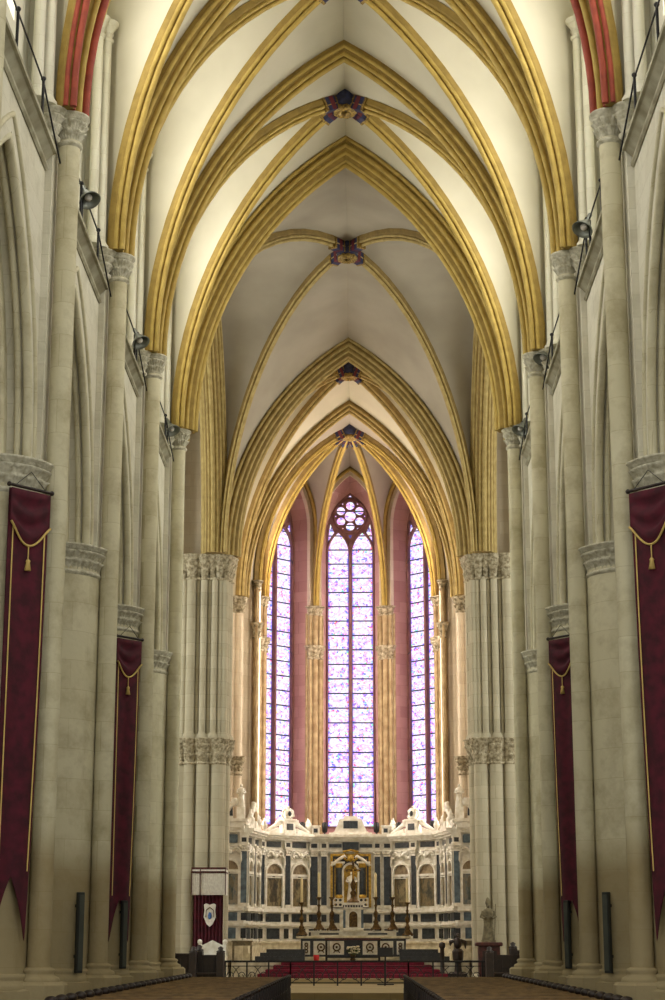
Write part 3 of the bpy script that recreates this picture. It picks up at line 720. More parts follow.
def order(sg, pil, arches, d=0, carve=True, wing=False, pm=0):
    L = sg.L; dz = .12 if wing else 0
    sg.part('backing', 'marble', lambda m: sg.box(m, 0, L, 1.0, 6.1+dz, -.25, 0))
    sg.part('base_ledge', 'marble', lambda m: [sg.box(m, 0, L, 2.98, 3.1, 0, .2), sg.box(m, 0, L, 3.1, 3.16, 0, .14), sg.box(m, 0, L, 2.42, 2.5, 0, .2), sg.box(m, 0, L, 2.36, 2.42, 0, .14)])
    sg.part('plinth', 'marble2', lambda m: [sg.box(m, 0, L, 1.0, 1.28, 0, .3), sg.box(m, 0, L, 1.28, 1.72, 0, .2), sg.box(m, 0, L, 1.68, 1.76, 0, .26)])
    sg.part('cornice', 'marble', lambda m: [sg.box(m, 0, L, 6.05+dz, 6.15+dz, -.2, .22), sg.box(m, 0, L, 6.15+dz, 6.24+dz, -.2, .34), sg.box(m, 0, L, 6.24+dz, 6.36+dz, -.2, .42), sg.box(m, 0, L, 5.6, 5.66, 0, .1)])
    for u in pil:
        sg.part('dark_pilaster', 'slateb' if wing else 'slate', lambda m: sg.box(m, u-.12, u+.12, 3.3, 5.4, 0, .13))
        sg.part('pilaster_edge', 'marble', lambda m: [sg.box(m, u-.16, u-.12, 3.16, 5.45, 0, .1), sg.box(m, u+.12, u+.16, 3.16, 5.45, 0, .1), sg.box(m, u-.15, u+.15, 3.16, 3.3, 0, .17)])
        def capf(m, u=u):
            sg.box(m, u-.14, u+.14, 5.4, 5.46, 0, .18); sg.box(m, u-.19, u+.19, 5.62, 5.7, 0, .24)
            for q in (-1, 0, 1): m.ball(sg.P(u+q*.1, 5.54, .15), .075, 6)
            for q in (-1, 1): m.ball(sg.P(u+q*.14, 5.58, .18), .06, 6)
            sg.box(m, u-.17, u+.17, 5.7, 6.06+dz, 0, .14)
        sg.part('pilaster_capital', 'marble', capf)
        sg.part('frieze_inset', 'black', lambda m: sg.box(m, u-.1, u+.1, 5.78, 5.96, .14, .155))
        sg.part('base_inset', 'black', lambda m: [sg.box(m, u-.11, u+.11, 2.6, 2.9, 0, .05), sg.box(m, u-.11, u+.11, 1.88, 2.28, 0, .05)])
    for j, (u, hw) in enumerate(arches):
        zt = 4.62 if hw < .4 else 4.57
        def fr(m, u=u, hw=hw):
            arc_band(sg, m, u, hw, 3.16, zt+.06, .09, 0, .13); sg.box(m, u-hw-.05, u+hw+.05, zt-.06, zt+.04, 0, .12); sg.box(m, u-hw, u+hw, zt-.14, zt-.1, 0, .1)
        sg.part('arched_frame', 'marble', fr)
        mt = PM[3 + (j % 2)] if wing else PM[(pm+j) % 3]
        sg.part('painting', mt, lambda m: sg.box(m, u-hw, u+hw, 3.24, zt-.14, 0, .03))
        def lun(m, u=u, hw=hw):
            m.plate([(u+(hw)*cos(pi*k/12), zt+.04+hw*sin(pi*k/12)) for k in range(13)], [], lambda a, v, ww: sg.P(a, v, ww), .03)
        sg.part('painted_lunette', PM[5], lun)
        def fig(m, u=u, hw=hw):      # the saint painted in the panel, a shallow silhouette
            hh = .95*min(1, hw/.3); c0 = 3.42
            prof = [(-.16, 0), (.16, 0), (.15, .45), (.2, .72), (.12, .98), (.05, 1.02), (.07, 1.12), (.0, 1.2), (-.07, 1.12), (-.05, 1.02), (-.13, .98), (-.19, .7), (-.13, .4)]
            m.plate([(u+a*hw/.36, c0+v*hh) for a, v in prof], [], lambda a, v, ww: sg.P(a, v, .031+ww), .006)
        sg.part('painted_figure', PM[[1, 0, 2][(pm+j) % 3]] if not wing else PM[4], fig)
        if carve: sg.part('carved_garland', 'marble', lambda m: carving(sg, m, u, 5.12, 5.6, 2*hw+.2, .1, 14))
        sg.part('frieze_panel', 'slateb' if wing else 'slate', lambda m: sg.box(m, u-hw*.9, u+hw*.9, 5.76, 6.0+(.06 if wing else 0), 0, .04))
        sg.part('base_panel', 'slateb' if wing else 'slate', lambda m: [sg.box(m, u-hw*.95, u+hw*.95, 2.58, 2.92, 0, .04), sg.box(m, u-hw*.8, u+hw*.8, 1.86, 2.3, 0, .04)])
VP = [(-5.62, 76.3), (-4.42, 76.3), (-3.92, 79.5), (-1.74, 81.2), (1.74, 81.2), (3.92, 79.5), (4.42, 76.3), (5.62, 76.3)]
# centre: wide dark columns and the gilded niche
sg = Seg(VP[3], VP[4]); Lc = sg.L; cu = Lc/2
order(sg, [.16, .56, Lc-.56, Lc-.16], [], 0)
def goldf(m):
    sg.box(m, cu-.9, cu-.79, 3.2, 5.5, 0, .12); sg.box(m, cu+.79, cu+.9, 3.2, 5.5, 0, .12); sg.box(m, cu-.9, cu+.9, 5.42, 5.52, 0, .14)
    sg.box(m, cu-.72, cu-.67, 3.3, 5.3, 0, .1); sg.box(m, cu+.67, cu+.72, 3.3, 5.3, 0, .1)
sg.part('gilt_frame', 'goldm', goldf)
sg.part('niche_ground', 'black', lambda m: sg.box(m, cu-.79, cu+.79, 3.2, 5.42, 0, .03))
for q in (-1, 1):
    c = sg.P(cu+q*.51, 0, .22)
    def colf(m): m.lathe([(.13, 3.75), (.14, 3.9), (.12, 4.9), (.11, 4.93)], tuple(c), 14)
    sg.part('dark_column', 'slate', colf)
    def colc(m):
        m.lathe([(.11, 4.9), (.17, 5.02), (.18, 5.06), (.18, 5.1)], tuple(c), 14, lambda a, i, z: .015*cos(6*a))
    sg.part('column_capital', 'goldm', colc)
    sg.part('column_base', 'goldm', lambda m: m.lathe([(.17, 3.6), (.17, 3.68), (.13, 3.75)], tuple(c), 14))
    def ped(m):
        P0 = (cu+q*.32, 5.42); m.tube([sg.P(cu+q*.86, 5.0, .25), sg.P(cu+q*.78, 5.06, .27), sg.P(cu+q*.5, 5.28, .3), sg.P(cu+q*.26, 5.42, .3), sg.P(cu+q*.2, 5.34, .3)], [.05, .07, .075, .07, .04], 8)
        sg.box(m, cu+q*.56-.3, cu+q*.56+.3, 5.1, 5.18, 0, .34); sg.box(m, cu+q*.56-.24, cu+q*.56+.24, 5.02, 5.1, 0, .28)
    sg.part('broken_pediment', 'marble', ped)
    def fretf(m):
        m.plate([(cu+q*.56-.22, 3.22), (cu+q*.56+.22, 3.22), (cu+q*.56+.22, 3.62), (cu+q*.56-.22, 3.62)],
                [[(cu+q*.56+dx+.07*cos(k), 3.42+dz+.06*sin(k)) for k in [2*pi*i/8 for i in range(8)]] for dx, dz in ((-.1, -.1), (.1, -.1), (-.1, .1), (.1, .1))], lambda a, v, ww: sg.P(a, v, .2+ww), .12)
    sg.part('pierced_block', 'marble', fretf)
def cresf(m):
    m.ball(sg.P(cu, 5.32, .3), .15, 10)
    for q in (-1, 1):
        m.tube([sg.P(cu+q*.12, 5.2, .3), sg.P(cu+q*.3, 5.32, .3), sg.P(cu+q*.34, 5.5, .28), sg.P(cu+q*.2, 5.55, .28)], [.05, .06, .05, .03], 6)
    m.tube([sg.P(cu-.35, 5.6, .26), sg.P(cu, 5.68, .26), sg.P(cu+.35, 5.6, .26)], .05, 6)
sg.part('gilt_crest', 'goldm', cresf)
sg.part('niche_arch', 'marble', lambda m: arc_band(sg, m, cu, .3, 3.4, 4.75, .09, 0, .24))
sg.part('gilt_niche', 'goldm', lambda m: m.plate(round_poly(cu, .3, 3.4, 4.75), [], lambda a, v, ww: sg.P(a, v, .03+ww), .04))
def saint(m, c, H, mi=None, face=1):
    k = H/1.7
    prof = [(.30, 0), (.31, .03), (.27, .25), (.23, .6), (.22, .9), (.25, 1.15), (.27, 1.3), (.22, 1.42), (.1, 1.48), (.07, 1.52)]
    m.lathe([(r_*k, z*k) for r_, z in prof], c, 24, lambda a, i, z: (.02*k*sin(7*a+z*3) if i < 6 else 0), mi, True, 0, 1, .72)
    m.ball((c[0], c[1]-.01*k, c[2]+1.62*k), .115*k, 10, mi, (.85, .95, 1.15))
    m.ball((c[0], c[1]-.12*k, c[2]+1.61*k), .025*k, 6, mi)
    for q in (-1, 1):
        m.tube([(c[0]+q*.24*k, c[1], c[2]+1.36*k), (c[0]+q*.33*k, c[1]-.04*k, c[2]+1.1*k), (c[0]+q*.2*k, c[1]-.24*k, c[2]+1.02*k), (c[0]+q*.08*k, c[1]-.27*k, c[2]+1.12*k)], [.075*k, .08*k, .06*k, .03*k], 8, mi)
sg.part('niche_statue', 'marble', lambda m: (saint(m, tuple(sg.P(cu+.04, 3.62, .22)), 1.1), m.box(*[v for v in (sg.P(cu, 0, 0).x-.16, sg.P(cu, 0, 0).x+.16)], sg.P(cu, 0, .34).y, sg.P(cu, 0, .04).y, 2.42, 2.62)))
def base_c(m):
    for u in (cu-.72, cu+.72): sg.box(m, u-.22, u+.22, 2.55, 2.92, 0, .05); sg.box(m, u-.22, u+.22, 1.88, 2.28, 0, .05)
sg.part('base_panel', 'black', base_c)
sg.part('frieze_panel', 'slate', lambda m: [sg.box(m, cu-.95, cu-.4, 5.8, 5.95, 0, .05), sg.box(m, cu+.4, cu+.95, 5.8, 5.95, 0, .05), sg.box(m, cu-.36, cu+.36, 5.68, 6.03, 0, .1)])
def atticb(m):
    m.plate([(cu-.95, 6.36), (cu+.95, 6.36), (cu+.72, 6.5), (cu+.6, 6.75), (cu+.5, 7.02), (cu+.3, 7.06), (cu+.3, 7.16), (cu-.3, 7.16), (cu-.3, 7.06), (cu-.5, 7.02), (cu-.6, 6.75), (cu-.72, 6.5)], [], lambda a, v, ww: sg.P(a, v, -.15+ww), .4)
    sg.box(m, cu-.95, cu+.95, 6.36, 6.44, -.15, .32)
sg.part('crowning_block', 'marble', atticb)
sg.part('crowning_inset', 'slate', lambda m: sg.box(m, cu-.32, cu+.32, 6.62, 6.95, .25, .27))
for q in (-1, 1):
    sg.part('small_block', 'marble', lambda m: [sg.box(m, cu+q*1.55-.17, cu+q*1.55+.17, 6.36, 6.7, -.1, .25), sg.box(m, cu+q*1.55-.21, cu+q*1.55+.21, 6.7, 6.76, -.12, .28)])
    sg.part('block_inset', 'slate', lambda m: sg.box(m, cu+q*1.55-.09, cu+q*1.55+.09, 6.44, 6.62, .25, .26))
    sg.part('urn', 'marble', lambda m: urn(sg, m, cu+q*1.9, 6.36, .95, .05))
# flanks and wings
for A, B, mir in ((VP[2], VP[3], 0), (VP[4], VP[5], 1)):
    sg = Seg(A, B); L = sg.L
    a1, a2 = (L*.255, L*.755) if not mir else (L*.245, L*.745)
    order(sg, [.02, (a1+a2)/2, L-.02], [(a1, .41), (a2, .41)], pm=mir)
    uc = (a1+a2)/2
    sg.part('pediment_block', 'marble', lambda m: [sg.box(m, uc-.3, uc+.3, 6.36, 6.9, -.1, .26), sg.box(m, uc-.36, uc+.36, 6.9, 6.98, -.14, .3)])
    sg.part('block_inset', 'slate', lambda m: sg.box(m, uc-.17, uc+.17, 6.5, 6.78, .26, .28))
    def carto(m):
        m.ball(sg.P(uc, 7.22, .1), .2, 12, None, (1, .7, 1.25)); m.ball(sg.P(uc, 7.5, .1), .07, 8)
        for q in (-1, 1):
            m.tube([sg.P(uc+q*.2, 7.0, .1), sg.P(uc+q*.3, 7.12, .1), sg.P(uc+q*.26, 7.32, .1), sg.P(uc+q*.12, 7.45, .1)], [.05, .06, .06, .03], 6)
    sg.part('cartouche', 'marble', carto)
    sg.part('cartouche_inset', 'slate', lambda m: m.ball(sg.P(uc, 7.22, .2), .11, 10, None, (1, .6, 1.2)))
    for q in (-1, 1): sg.part('scroll', 'marble', lambda m: scroll(sg, m, uc+q*.5, q, 6.36, .62, .72, .08))
    for q in (-1, 1): sg.part('urn', 'marble', lambda m: urn(sg, m, uc+q*1.22, 6.36, .85, .05))
for A, B in ((VP[1], VP[2]), (VP[5], VP[6])):
    sg = Seg(A, B)
    if sg.P(0, 0, 1).x*sg.a.x > sg.P(0, 0, 0).x*sg.a.x and abs(sg.P(0,0,1).x) > abs(sg.P(0,0,0).x): sg.n = -sg.n
    L = sg.L; order(sg, [L*.05, L*.5, L*.95], [(L*.28, .42), (L*.73, .42)])
    for q in (.3, .75): sg.part('urn', 'marble', lambda m: urn(sg, m, L*q, 6.36, 1.1, .05))
    lo = 0 if A[0] < 0 else 1
    for q in (-1, 1): sg.part('scroll', 'marble', lambda m: scroll(sg, m, L*.5+q*.1, q, 6.36, 1.3, 1.2, .05))
for A, B in ((VP[0], VP[1]), (VP[6], VP[7])):
    sg = Seg(A, B); L = sg.L; out = 0 if A[0] < 0 else 1
    order(sg, [.0, L-.0], [(L/2, .36)], wing=True)
    sg.part('wing_cornice', 'marble', lambda m: [sg.box(m, -.1, L+.1, 6.48, 6.6, -.2, .4), sg.box(m, -.16, L+.16, 6.6, 6.72, -.2, .5)])
    sg.part('wing_panel', 'slateb', lambda m: sg.box(m, L/2-.3, L/2+.3, 5.74, 6.1, .04, .08))
    inner = L-.15 if A[0] < 0 else .15; q = -1 if A[0] < 0 else 1
    sg.part('scroll', 'marble', lambda m: scroll(sg, m, L/2 - q*.12, q, 6.72, .95, .5, .1))
    sg.part('scroll_inset', 'slate', lambda m: m.plate([(L/2-.12, 6.85), (L/2+.12, 6.85), (L/2-q*.1, 7.2)], [], lambda a, v, ww: sg.P(a, v, .17+ww), .02))
    sg.part('pinnacle_pedestal', 'marble', lambda m: sg.box(m, inner-.17, inner+.17, 6.72, 7.2, -.1, .24))
    sg.part('pinnacle_statue', 'marble', lambda m: saint(m, tuple(sg.P(inner, 7.2, .07)), .95))

# black spotlights standing on the retable cornice
def spot(x, y, z, lab):
    r_ = empty('spotlight', (x, y, z), lab, 'spotlight', 'black spotlights on the altar screen')
    m = MB(); m.lathe([(.09, 0), (.09, .03), (.03, .04), (.03, .12)], (0, 0, 0), 10); m.build('stand', 'iron', r_)
    m = MB(Matrix.Translation((0, 0, .1)) @ Matrix.Rotation(-.3, 4, 'X')); m.lathe([(.08, 0), (.12, .05), (.13, .4), (.1, .44)], (0, 0, 0), 14); m.build('lamp_body', 'iron', r_)
for x, y, lab in ((-1.15, 81.15, 'small black spotlight left of the crowning block over the niche'), (1.15, 81.15, 'small black spotlight right of the crowning block over the niche'),
                  (-2.15, 81.0, 'black spotlight by the urn left of the central window'), (2.15, 81.0, 'black spotlight by the urn right of the central window'),
                  (-4.25, 79.7, 'black spotlight at the far left end of the screen top'), (3.6, 79.9, 'black spotlight beside the right-hand window foot')):
    spot(x, y, 6.36 if abs(x) < 4.2 else 6.36, lab)

# ------------------------------------------------------------------ high altar
ALT = empty('high_altar', (.12, 76.3, 1.0), 'dark marble high altar with white inlaid front panels', 'altar')
def ap(name, m_, fn): mb = MB(); fn(mb); return mb.build(name, m_, ALT)
ap('plinth', 'marble2', lambda m: m.box(-2.25, 2.25, -.75, .5, 0, .14, bev=.02))
ap('body', 'black', lambda m: m.box(-2.15, 2.15, -.5, .45, .14, .86))
ap('altar_top', 'marble2', lambda m: m.box(-2.35, 2.35, -.62, .6, .86, .96, bev=.02))
for i, (x, w_) in enumerate(((-1.92, .3), (-1.32, .62), (-.68, .6), (.68, .6), (1.32, .62), (1.92, .3))):
    ap('front_panel', 'marble', lambda m: m.box(x-w_/2, x+w_/2, -.53, -.49, .22, .76))
    def rose(m):
        if w_ > .5:
            m.tube([(x+.14*cos(t), -.54, .52+.14*sin(t)) for t in [2*pi*k/16 for k in range(17)]], .03, 6, up=(0, 1, 0)); m.ball((x, -.54, .52), .05, 8)
            for q in (-1, 1): m.tube([(x+q*.05, -.54, .38), (x+q*.13, -.54, .3)], .025, 6)
        else:
            for z in (.36, .49, .62): m.tube([(x+.06*cos(t), -.54, z+.06*sin(t)) for t in [2*pi*k/10 for k in range(11)]], .025, 6, up=(0, 1, 0))
    ap('bronze_ornament', 'bronze', rose)
ap('gradine', 'marble', lambda m: [m.box(-1.75, 1.75, .0, .6, .96, 1.16), m.box(-1.85, 1.85, -.04, .62, 1.12, 1.18)])
ap('gradine_inlay', 'black', lambda m: [m.box(q*1.0-.4, q*1.0+.4, -.02, .0, 1.02, 1.08) for q in (-1, 1)])
TB = empty('tabernacle', (.12, 76.35, 2.16), 'white marble tabernacle with bronze door on the high altar', 'tabernacle')
def tp(name, m_, fn): mb = MB(); fn(mb); return mb.build(name, m_, TB)
tp('base', 'marble', lambda m: m.box(-.42, .42, -.32, .3, 0, .12, bev=.02))
tp('body', 'marble', lambda m: m.box(-.32, .32, -.22, .25, .12, .88))
tp('cornice', 'marble', lambda m: [m.box(-.4, .4, -.3, .3, .88, .95), m.box(-.44, .44, -.34, .32, 1.06, 1.14), m.box(-.38, .38, -.27, .3, .95, 1.06)])
for k in range(7): tp('dentil', 'black', lambda m: m.box(-.33+.11*k, -.27+.11*k, -.29, -.27, .96, 1.04))
tp('door', 'bronze', lambda m: m.plate(round_poly(0, .17, .16, .62), [], lambda a, v, ww: (a, -.22-ww, v), .03))
tp('side_scroll', 'slateb', lambda m: [m.box(q*.37-.05, q*.37+.05, -.2, .1, .12, .85) for q in (-1, 1)])
CX = empty('altar_crucifix', (.12, 76.35, 3.3), 'tall gilt crucifix standing on the tabernacle', 'crucifix')
m = MB(); m.lathe([(.26, 0), (.24, .08), (.12, .16), (.1, .3), (.14, .4), (.06, .5), (.1, .62), (.13, .75), (.05, .9), (.04, 1.0)], (0, 0, 0), 14); m.build('foot', 'bronze', CX)
m = MB(); m.box(-.045, .045, -.03, .03, .8, 1.6); m.box(-.27, .27, -.03, .03, 1.27, 1.36)
for p in ((-.27, 1.315), (.27, 1.315), (0, 1.62)): m.ball((p[0], 0, p[1]), .05, 8)
m.build('cross', 'bronze', CX)
m = MB(); m.tube([(0, -.05, .95), (0, -.06, 1.15), (0, -.05, 1.27)], [.02, .04, .035], 8); m.ball((0, -.06, 1.33), .035, 8)
for q in (-1, 1): m.tube([(0, -.05, 1.25), (q*.22, -.04, 1.31)], .014, 6)
m.build('corpus', 'goldp', CX)
def make_stick():
    r_ = empty('candlestick', (0, 0, 0), '', 'candlestick', 'bronze altar candlesticks')
    m = MB(); m.lathe([(.27, .04), (.22, .12), (.12, .28), (.15, .36), (.09, .42), (.07, .5), (.12, .62), (.13, .7), (.06, .8), (.055, .95), (.1, 1.0), (.05, 1.06), (.045, 1.2), (.1, 1.28), (.17, 1.32), (.16, 1.35), (.05, 1.35)], (0, 0, 0), 12, lambda a, i, z: .05*cos(3*a) if i < 2 else 0)
    for k in range(3): m.ball((.26*cos(k*2.094-.5), .26*sin(k*2.094-.5), .05), .06, 6)
    m.build('stem', 'bronze', r_)
    return r_
sticks = [(-2.12, 2.0-.04, 75.9, 1, 'far left, carrying a candle, at the altar top end'), (-1.42, 2.18, 76.3, 1, 'second from left, carrying a candle'), (-.88, 2.18, 76.3, 0, 'left of the tabernacle, without a candle'),
          (.93, 2.18, 76.3, 1, 'right of the tabernacle, carrying a candle'), (1.62, 2.18, 76.3, 0, 'second from right, without a candle'), (2.22, 1.96, 75.9, 1, 'far right, carrying a candle, at the altar top end')]
s0 = make_stick(); s0.scale = (.78, .78, 1)
for i, (x, z, y, cd, lab) in enumerate(sticks):
    L_ = 'bronze altar candlestick ' + lab
    if i == 0: s0.location = (x+.12, y, z); s0['label'] = L_
    else: dup(s0, (x+.12, y, z), L_, group='bronze altar candlesticks')
    if cd:
        m = MB(); m.lathe([(.055, 0), (.05, .92), (.03, .96), (.008, 1.0)], (0, 0, 0), 10); c = m.build('candle', 'wax'); c.location = (x+.12, y, z+1.35)
        tag(c, 'tall cream candle on the altar candlestick ' + lab.split(',')[0], 'candle', 'tall altar candles')
# modern altar table in front, flowers, red cup, music stand
r_ = empty('iron_altar_table', (.1, 74.6, 1.0), 'slim dark metal table frame in front of the high altar', 'table')
m = MB(); m.box(-1.12, 1.12, -.35, .35, .8, .88, bev=.01); m.build('table_top', 'rwood', r_)
for x in (-1.06, 1.06):
    for y in (-.3, .3): m = MB(); m.box(x-.04, x+.04, y-.04, y+.04, 0, .8); m.build('leg', 'iron', r_)
m = MB(); m.box(-1.06, 1.06, .27, .33, .1, .15); m.build('stretcher', 'iron', r_)
r_ = empty('flower_bouquet', (.1, 75.2, 1.0), 'bouquet of white flowers in front of the altar centre', 'flowers')
m = MB(); m.lathe([(.1, 0), (.12, .03), (.08, .1), (.14, .25), (.12, .27)], (0, 0, 0), 12); m.build('vase', 'bronze', r_)
rnd = random.Random(3); m = MB(); g = MB()
for k in range(26):
    a, q, z = rnd.uniform(0, 2*pi), rnd.uniform(0, .26), rnd.uniform(.28, .55)
    for j in range(5): m.ball((q*cos(a)+.04*cos(j*1.256), q*sin(a)+.03*sin(j*1.256), z), .035, 5)
    g.tube([(0, 0, .2), (q*cos(a)*.7, q*sin(a)*.7, z-.08), (q*cos(a), q*sin(a), z)], .012, 4)
    g.ball((q*cos(a+1)*1.1, q*sin(a+1), z-.06), .05, 5, None, (1.2, .4, .6))
m.build('blossoms', 'flower', r_); g.build('stems', 'leaf', r_)
m = MB(); m.lathe([(.09, 0), (.11, .02), (.12, .22), (.1, .22), (.09, .05)], (0, 0, 0), 14); c = m.build('votive_cup', 'redw'); c.location = (-1.35, 73.9, 1.0)
tag(c, 'small red glass votive cup on the carpeted top step', 'votive light')
r_ = empty('music_stand', (1.3, 67.4, .2), 'dark music stand with a small desk in front of the altar', 'stand')
m = MB(); m.tube([(0, 0, 0), (0, 0, 1.1)], .03, 8); m.build('pole', 'iron', r_)
m = MB(); m.box(-.3, .3, -.22, .22, 0, .04); m.build('foot', 'iron', r_)
m = MB(Matrix.Translation((0, 0, 1.15)) @ Matrix.Rotation(.9, 4, 'X')); m.box(-.28, .28, -.2, .2, -.02, .02, bev=.005); m.build('desk', 'iron', r_)

# ------------------------------------------------------------------ communion rail (wrought iron)
def rail(x0, x1, y, lab, scrolls=True):
    r_ = empty('communion_rail', ((x0+x1)/2, y, .2), lab, 'railing', 'wrought iron communion rail'); W = x1-x0
    m = MB(); m.box(-W/2, W/2, -.06, .06, .80, .87, bev=.01); m.build('top_rail', 'iron', r_)
    m = MB(); m.box(-W/2, W/2, -.02, .02, .08, .12); m.box(-W/2, W/2, -.02, .02, .66, .69); m.build('lower_rail', 'iron', r_)
    n = max(2, round(W/.85))
    for i in range(n+1):
        m = MB(); x = -W/2+W*i/n; m.box(x-.028, x+.028, -.03, .03, 0, .82); m.build('post', 'iron', r_)
    for i in range(n):
        c = -W/2+W*(i+.5)/n; h = W/n/2; m = MB()
        for q in (-1, 1):
            m.tube([(c+q*(h*.5+h*.36*cos(t)*(1-.04*k)), 0, .32+.17*sin(t)*(1-.04*k)) for k, t in enumerate([2*pi*j/12 for j in range(15)])], .016, 5, up=(0, 1, 0))
            m.tube([(c+q*h*.9, 0, .1), (c+q*h*.5, 0, .22), (c, 0, .56), (c-q*h*.3, 0, .66)], .014, 5, up=(0, 1, 0))
        m.build('scrollwork', 'iron', r_)
rail(-5.2, -2.1, 66.2, 'wrought iron communion rail section left of the carpeted steps')
rail(-2.1, 2.1, 66.2, 'wrought iron communion rail section across the foot of the carpeted steps')
rail(2.1, 5.6, 66.2, 'wrought iron communion rail section right of the carpeted steps')

# ------------------------------------------------------------------ throne with canopy (left)
r_ = empty('throne_canopy', (-5.2, 68.3, .2), 'crimson hanging under a white striped valance, on the left crossing pier', 'canopy'); r_.scale = (.74, 1, 1)
m = MB(); m.box(-.88, .85, -.35, .55, 4.12, 4.2); m.box(-.9, .87, -.38, .57, 3.98, 4.04); m.build('canopy_board', 'rwood', r_)
m = MB(); n = 70
for side in range(2):
    rows = []
    for z in (4.12, 3.9, 3.6, 3.2):
        row = []
        for i in range(n+1):
            t = i/n
            if side == 0: row.append((-.86+1.7*t, -.36+.025*cos(t*2*pi*17)*(1 if z < 4 else .3), z))
            else: row.append((.84+.025*cos(t*2*pi*8), -.36+.9*t, z))
        rows.append(row)
    m.grid(rows)
m.build('valance', 'cloth', r_)
m = MB()
for x in (-.85, -.42, .84): m.box(x-.02, x+.02, -.41, -.38, 3.2, 4.12)
m.box(-.88, .86, -.42, -.38, 4.02, 4.06); m.build('valance_band', 'rwood', r_)
m = MB(); m.grid([[(-.8+1.5*i/60, -.02+.04*sin(i*.9), z) for i in range(61)] for z in (3.3, 2, 1, 0)]); m.build('curtain', 'velvet', r_)
m = MB(); sh = [(-.3, 2.95), (-.2, 3.0), (0, 2.95), (.2, 3.0), (.3, 2.95), (.27, 2.75), (.3, 2.5), (.15, 2.25), (0, 2.15), (-.15, 2.25), (-.3, 2.5), (-.27, 2.75)]
m.plate(sh, [], lambda a, v, ww: (a+.05, -.1-ww, v-.1), .04); sd = m.build('shield', 'cloth', r_)
m = MB(); m.ball((.05, -.15, 2.45), .12, 10, None, (.8, .3, 1.1)); m.build('crest', 'crest_blue', sd)
m = MB(); m.tube([(-.15, -.16, 2.4), (-.13, -.16, 2.65), (.05, -.16, 2.76), (.23, -.16, 2.65), (.25, -.16, 2.4)], .02, 6); m.build('crest_cord', 'bronze', sd)
r_ = empty('throne', (-5.0, 67.2, .2), 'carved pale stone throne chair with red seat below the crimson hanging', 'throne')
m = MB()
m.plate([(-.5, .9), (-.5, 1.45), (-.42, 1.5), (-.36, 1.4), (-.15, 1.5), (0, 1.58), (.15, 1.5), (.36, 1.4), (.42, 1.5), (.5, 1.45), (.5, .9), (.42, .1), (-.42, .1)], [], lambda a, v, ww: (a, .3+ww, v), .12)
for q in (-1, 1): m.ball((q*.46, .36, 1.52), .09, 8)
m.build('backrest', 'marble', r_)
for q in (-1, 1):
    m = MB(); m.tube([(q*.5, .3, .95), (q*.52, 0, .98), (q*.52, -.3, .92), (q*.52, -.36, .8)], [.05, .06, .07, .04], 8); m.tube([(q*.5, -.3, .92), (q*.48, -.3, .4), (q*.52, -.33, 0)], .055, 8); m.tube([(q*.5, .3, .92), (q*.48, .3, .4), (q*.5, .33, 0)], .055, 8); m.build('arm', 'marble2', r_)
m = MB(); m.box(-.46, .46, -.35, .32, .38, .56, bev=.04); m.build('seat_cushion', 'velvet', r_)

# ------------------------------------------------------------------ dark stalls, lectern, statue, side tables
def stall(x, y, lab, wd=1.0, rz=0, h=1.2):
    r_ = empty('choir_stall', (x, y, .2), lab, 'stall', 'dark wooden stalls', rz)
    for q in (-1, 1):
        m = MB(); m.box(q*wd/2-.13, q*wd/2+.13, -.3, .3, 0, h, bev=.02); m.lathe([(.14, h), (.16, h+.04), (.08, h+.08), (.1, h+.16), (.0, h+.22)], (q*wd/2, 0, 0), 10); m.build('end_post', 'wood', r_)
    m = MB(); m.box(-wd/2, wd/2, .12, .2, .05, h-.12); m.box(-wd/2, wd/2, .08, .24, h-.14, h-.08)
    for k in range(3): m.box(-wd/2+.16+k*(wd-.3)/3, -wd/2+.1+(k+1)*(wd-.3)/3, .09, .12, .2, h-.25)
    m.build('back_panel', 'wood', r_)
    m = MB(); m.box(-wd/2, wd/2, -.28, .15, .42, .48); m.build('seat', 'wood', r_)
stall(-5.75, 65.0, 'dark panelled wooden stall beside the last left nave pier', 1.0)
stall(-4.95, 64.6, 'dark wooden stall with high post in front of the throne', .95, 0, 1.15)
stall(5.5, 65.0, 'dark wooden stall right of the pedestal statue', 1.2, 0, 1.15)
stall(6.3, 65.8, 'dark wooden stall against the last right nave pier', 1.0, 0, 1.3)
r_ = empty('statue_pedestal', (5.05, 67.3, .2), 'dark red panelled pedestal under the bishop statue on the right', 'pedestal')
m = MB(); m.box(-.38, .38, -.35, .35, .12, 1.36); m.build('body', 'rwood', r_)
m = MB(); m.box(-.46, .46, -.42, .42, 0, .14, bev=.02); m.build('base', 'rwood', r_)
m = MB(); m.box(-.48, .48, -.44, .44, 1.36, 1.5, bev=.03); m.build('top', 'rwood', r_)
m = MB(); m.box(-.26, .26, -.37, -.35, .3, 1.2); m.build('panel', 'wood', r_)
r_ = empty('bishop_statue', (5.05, 67.3, 1.7), 'weathered stone statue of a robed bishop in a mitre, on the red pedestal', 'statue')
m = MB(); saint(m, (0, 0, .06), 1.3); m.box(-.25, .25, -.22, .22, 0, .08); m.tube([(.2, -.15, .1), (.24, -.2, .9), (.26, -.22, 1.35)], .02, 6); m.build('figure', 'stat', r_)
m = MB(); m.lathe([(.085, 1.33), (.1, 1.42), (.06, 1.54), (.0, 1.6)], (0, 0, 0), 10, None, None, True, 0, 1, .7); m.build('mitre', 'stat', r_)
r_ = empty('carved_lectern', (4.15, 71.4, .42), 'dark carved wooden lectern right of the altar steps', 'lectern')
m = MB(); m.lathe([(.3, 0), (.28, .1), (.15, .2), (.12, .5), (.2, .65), (.22, .95), (.14, 1.05)], (0, 0, 0), 8, None, None, False); m.build('pedestal', 'wood', r_)
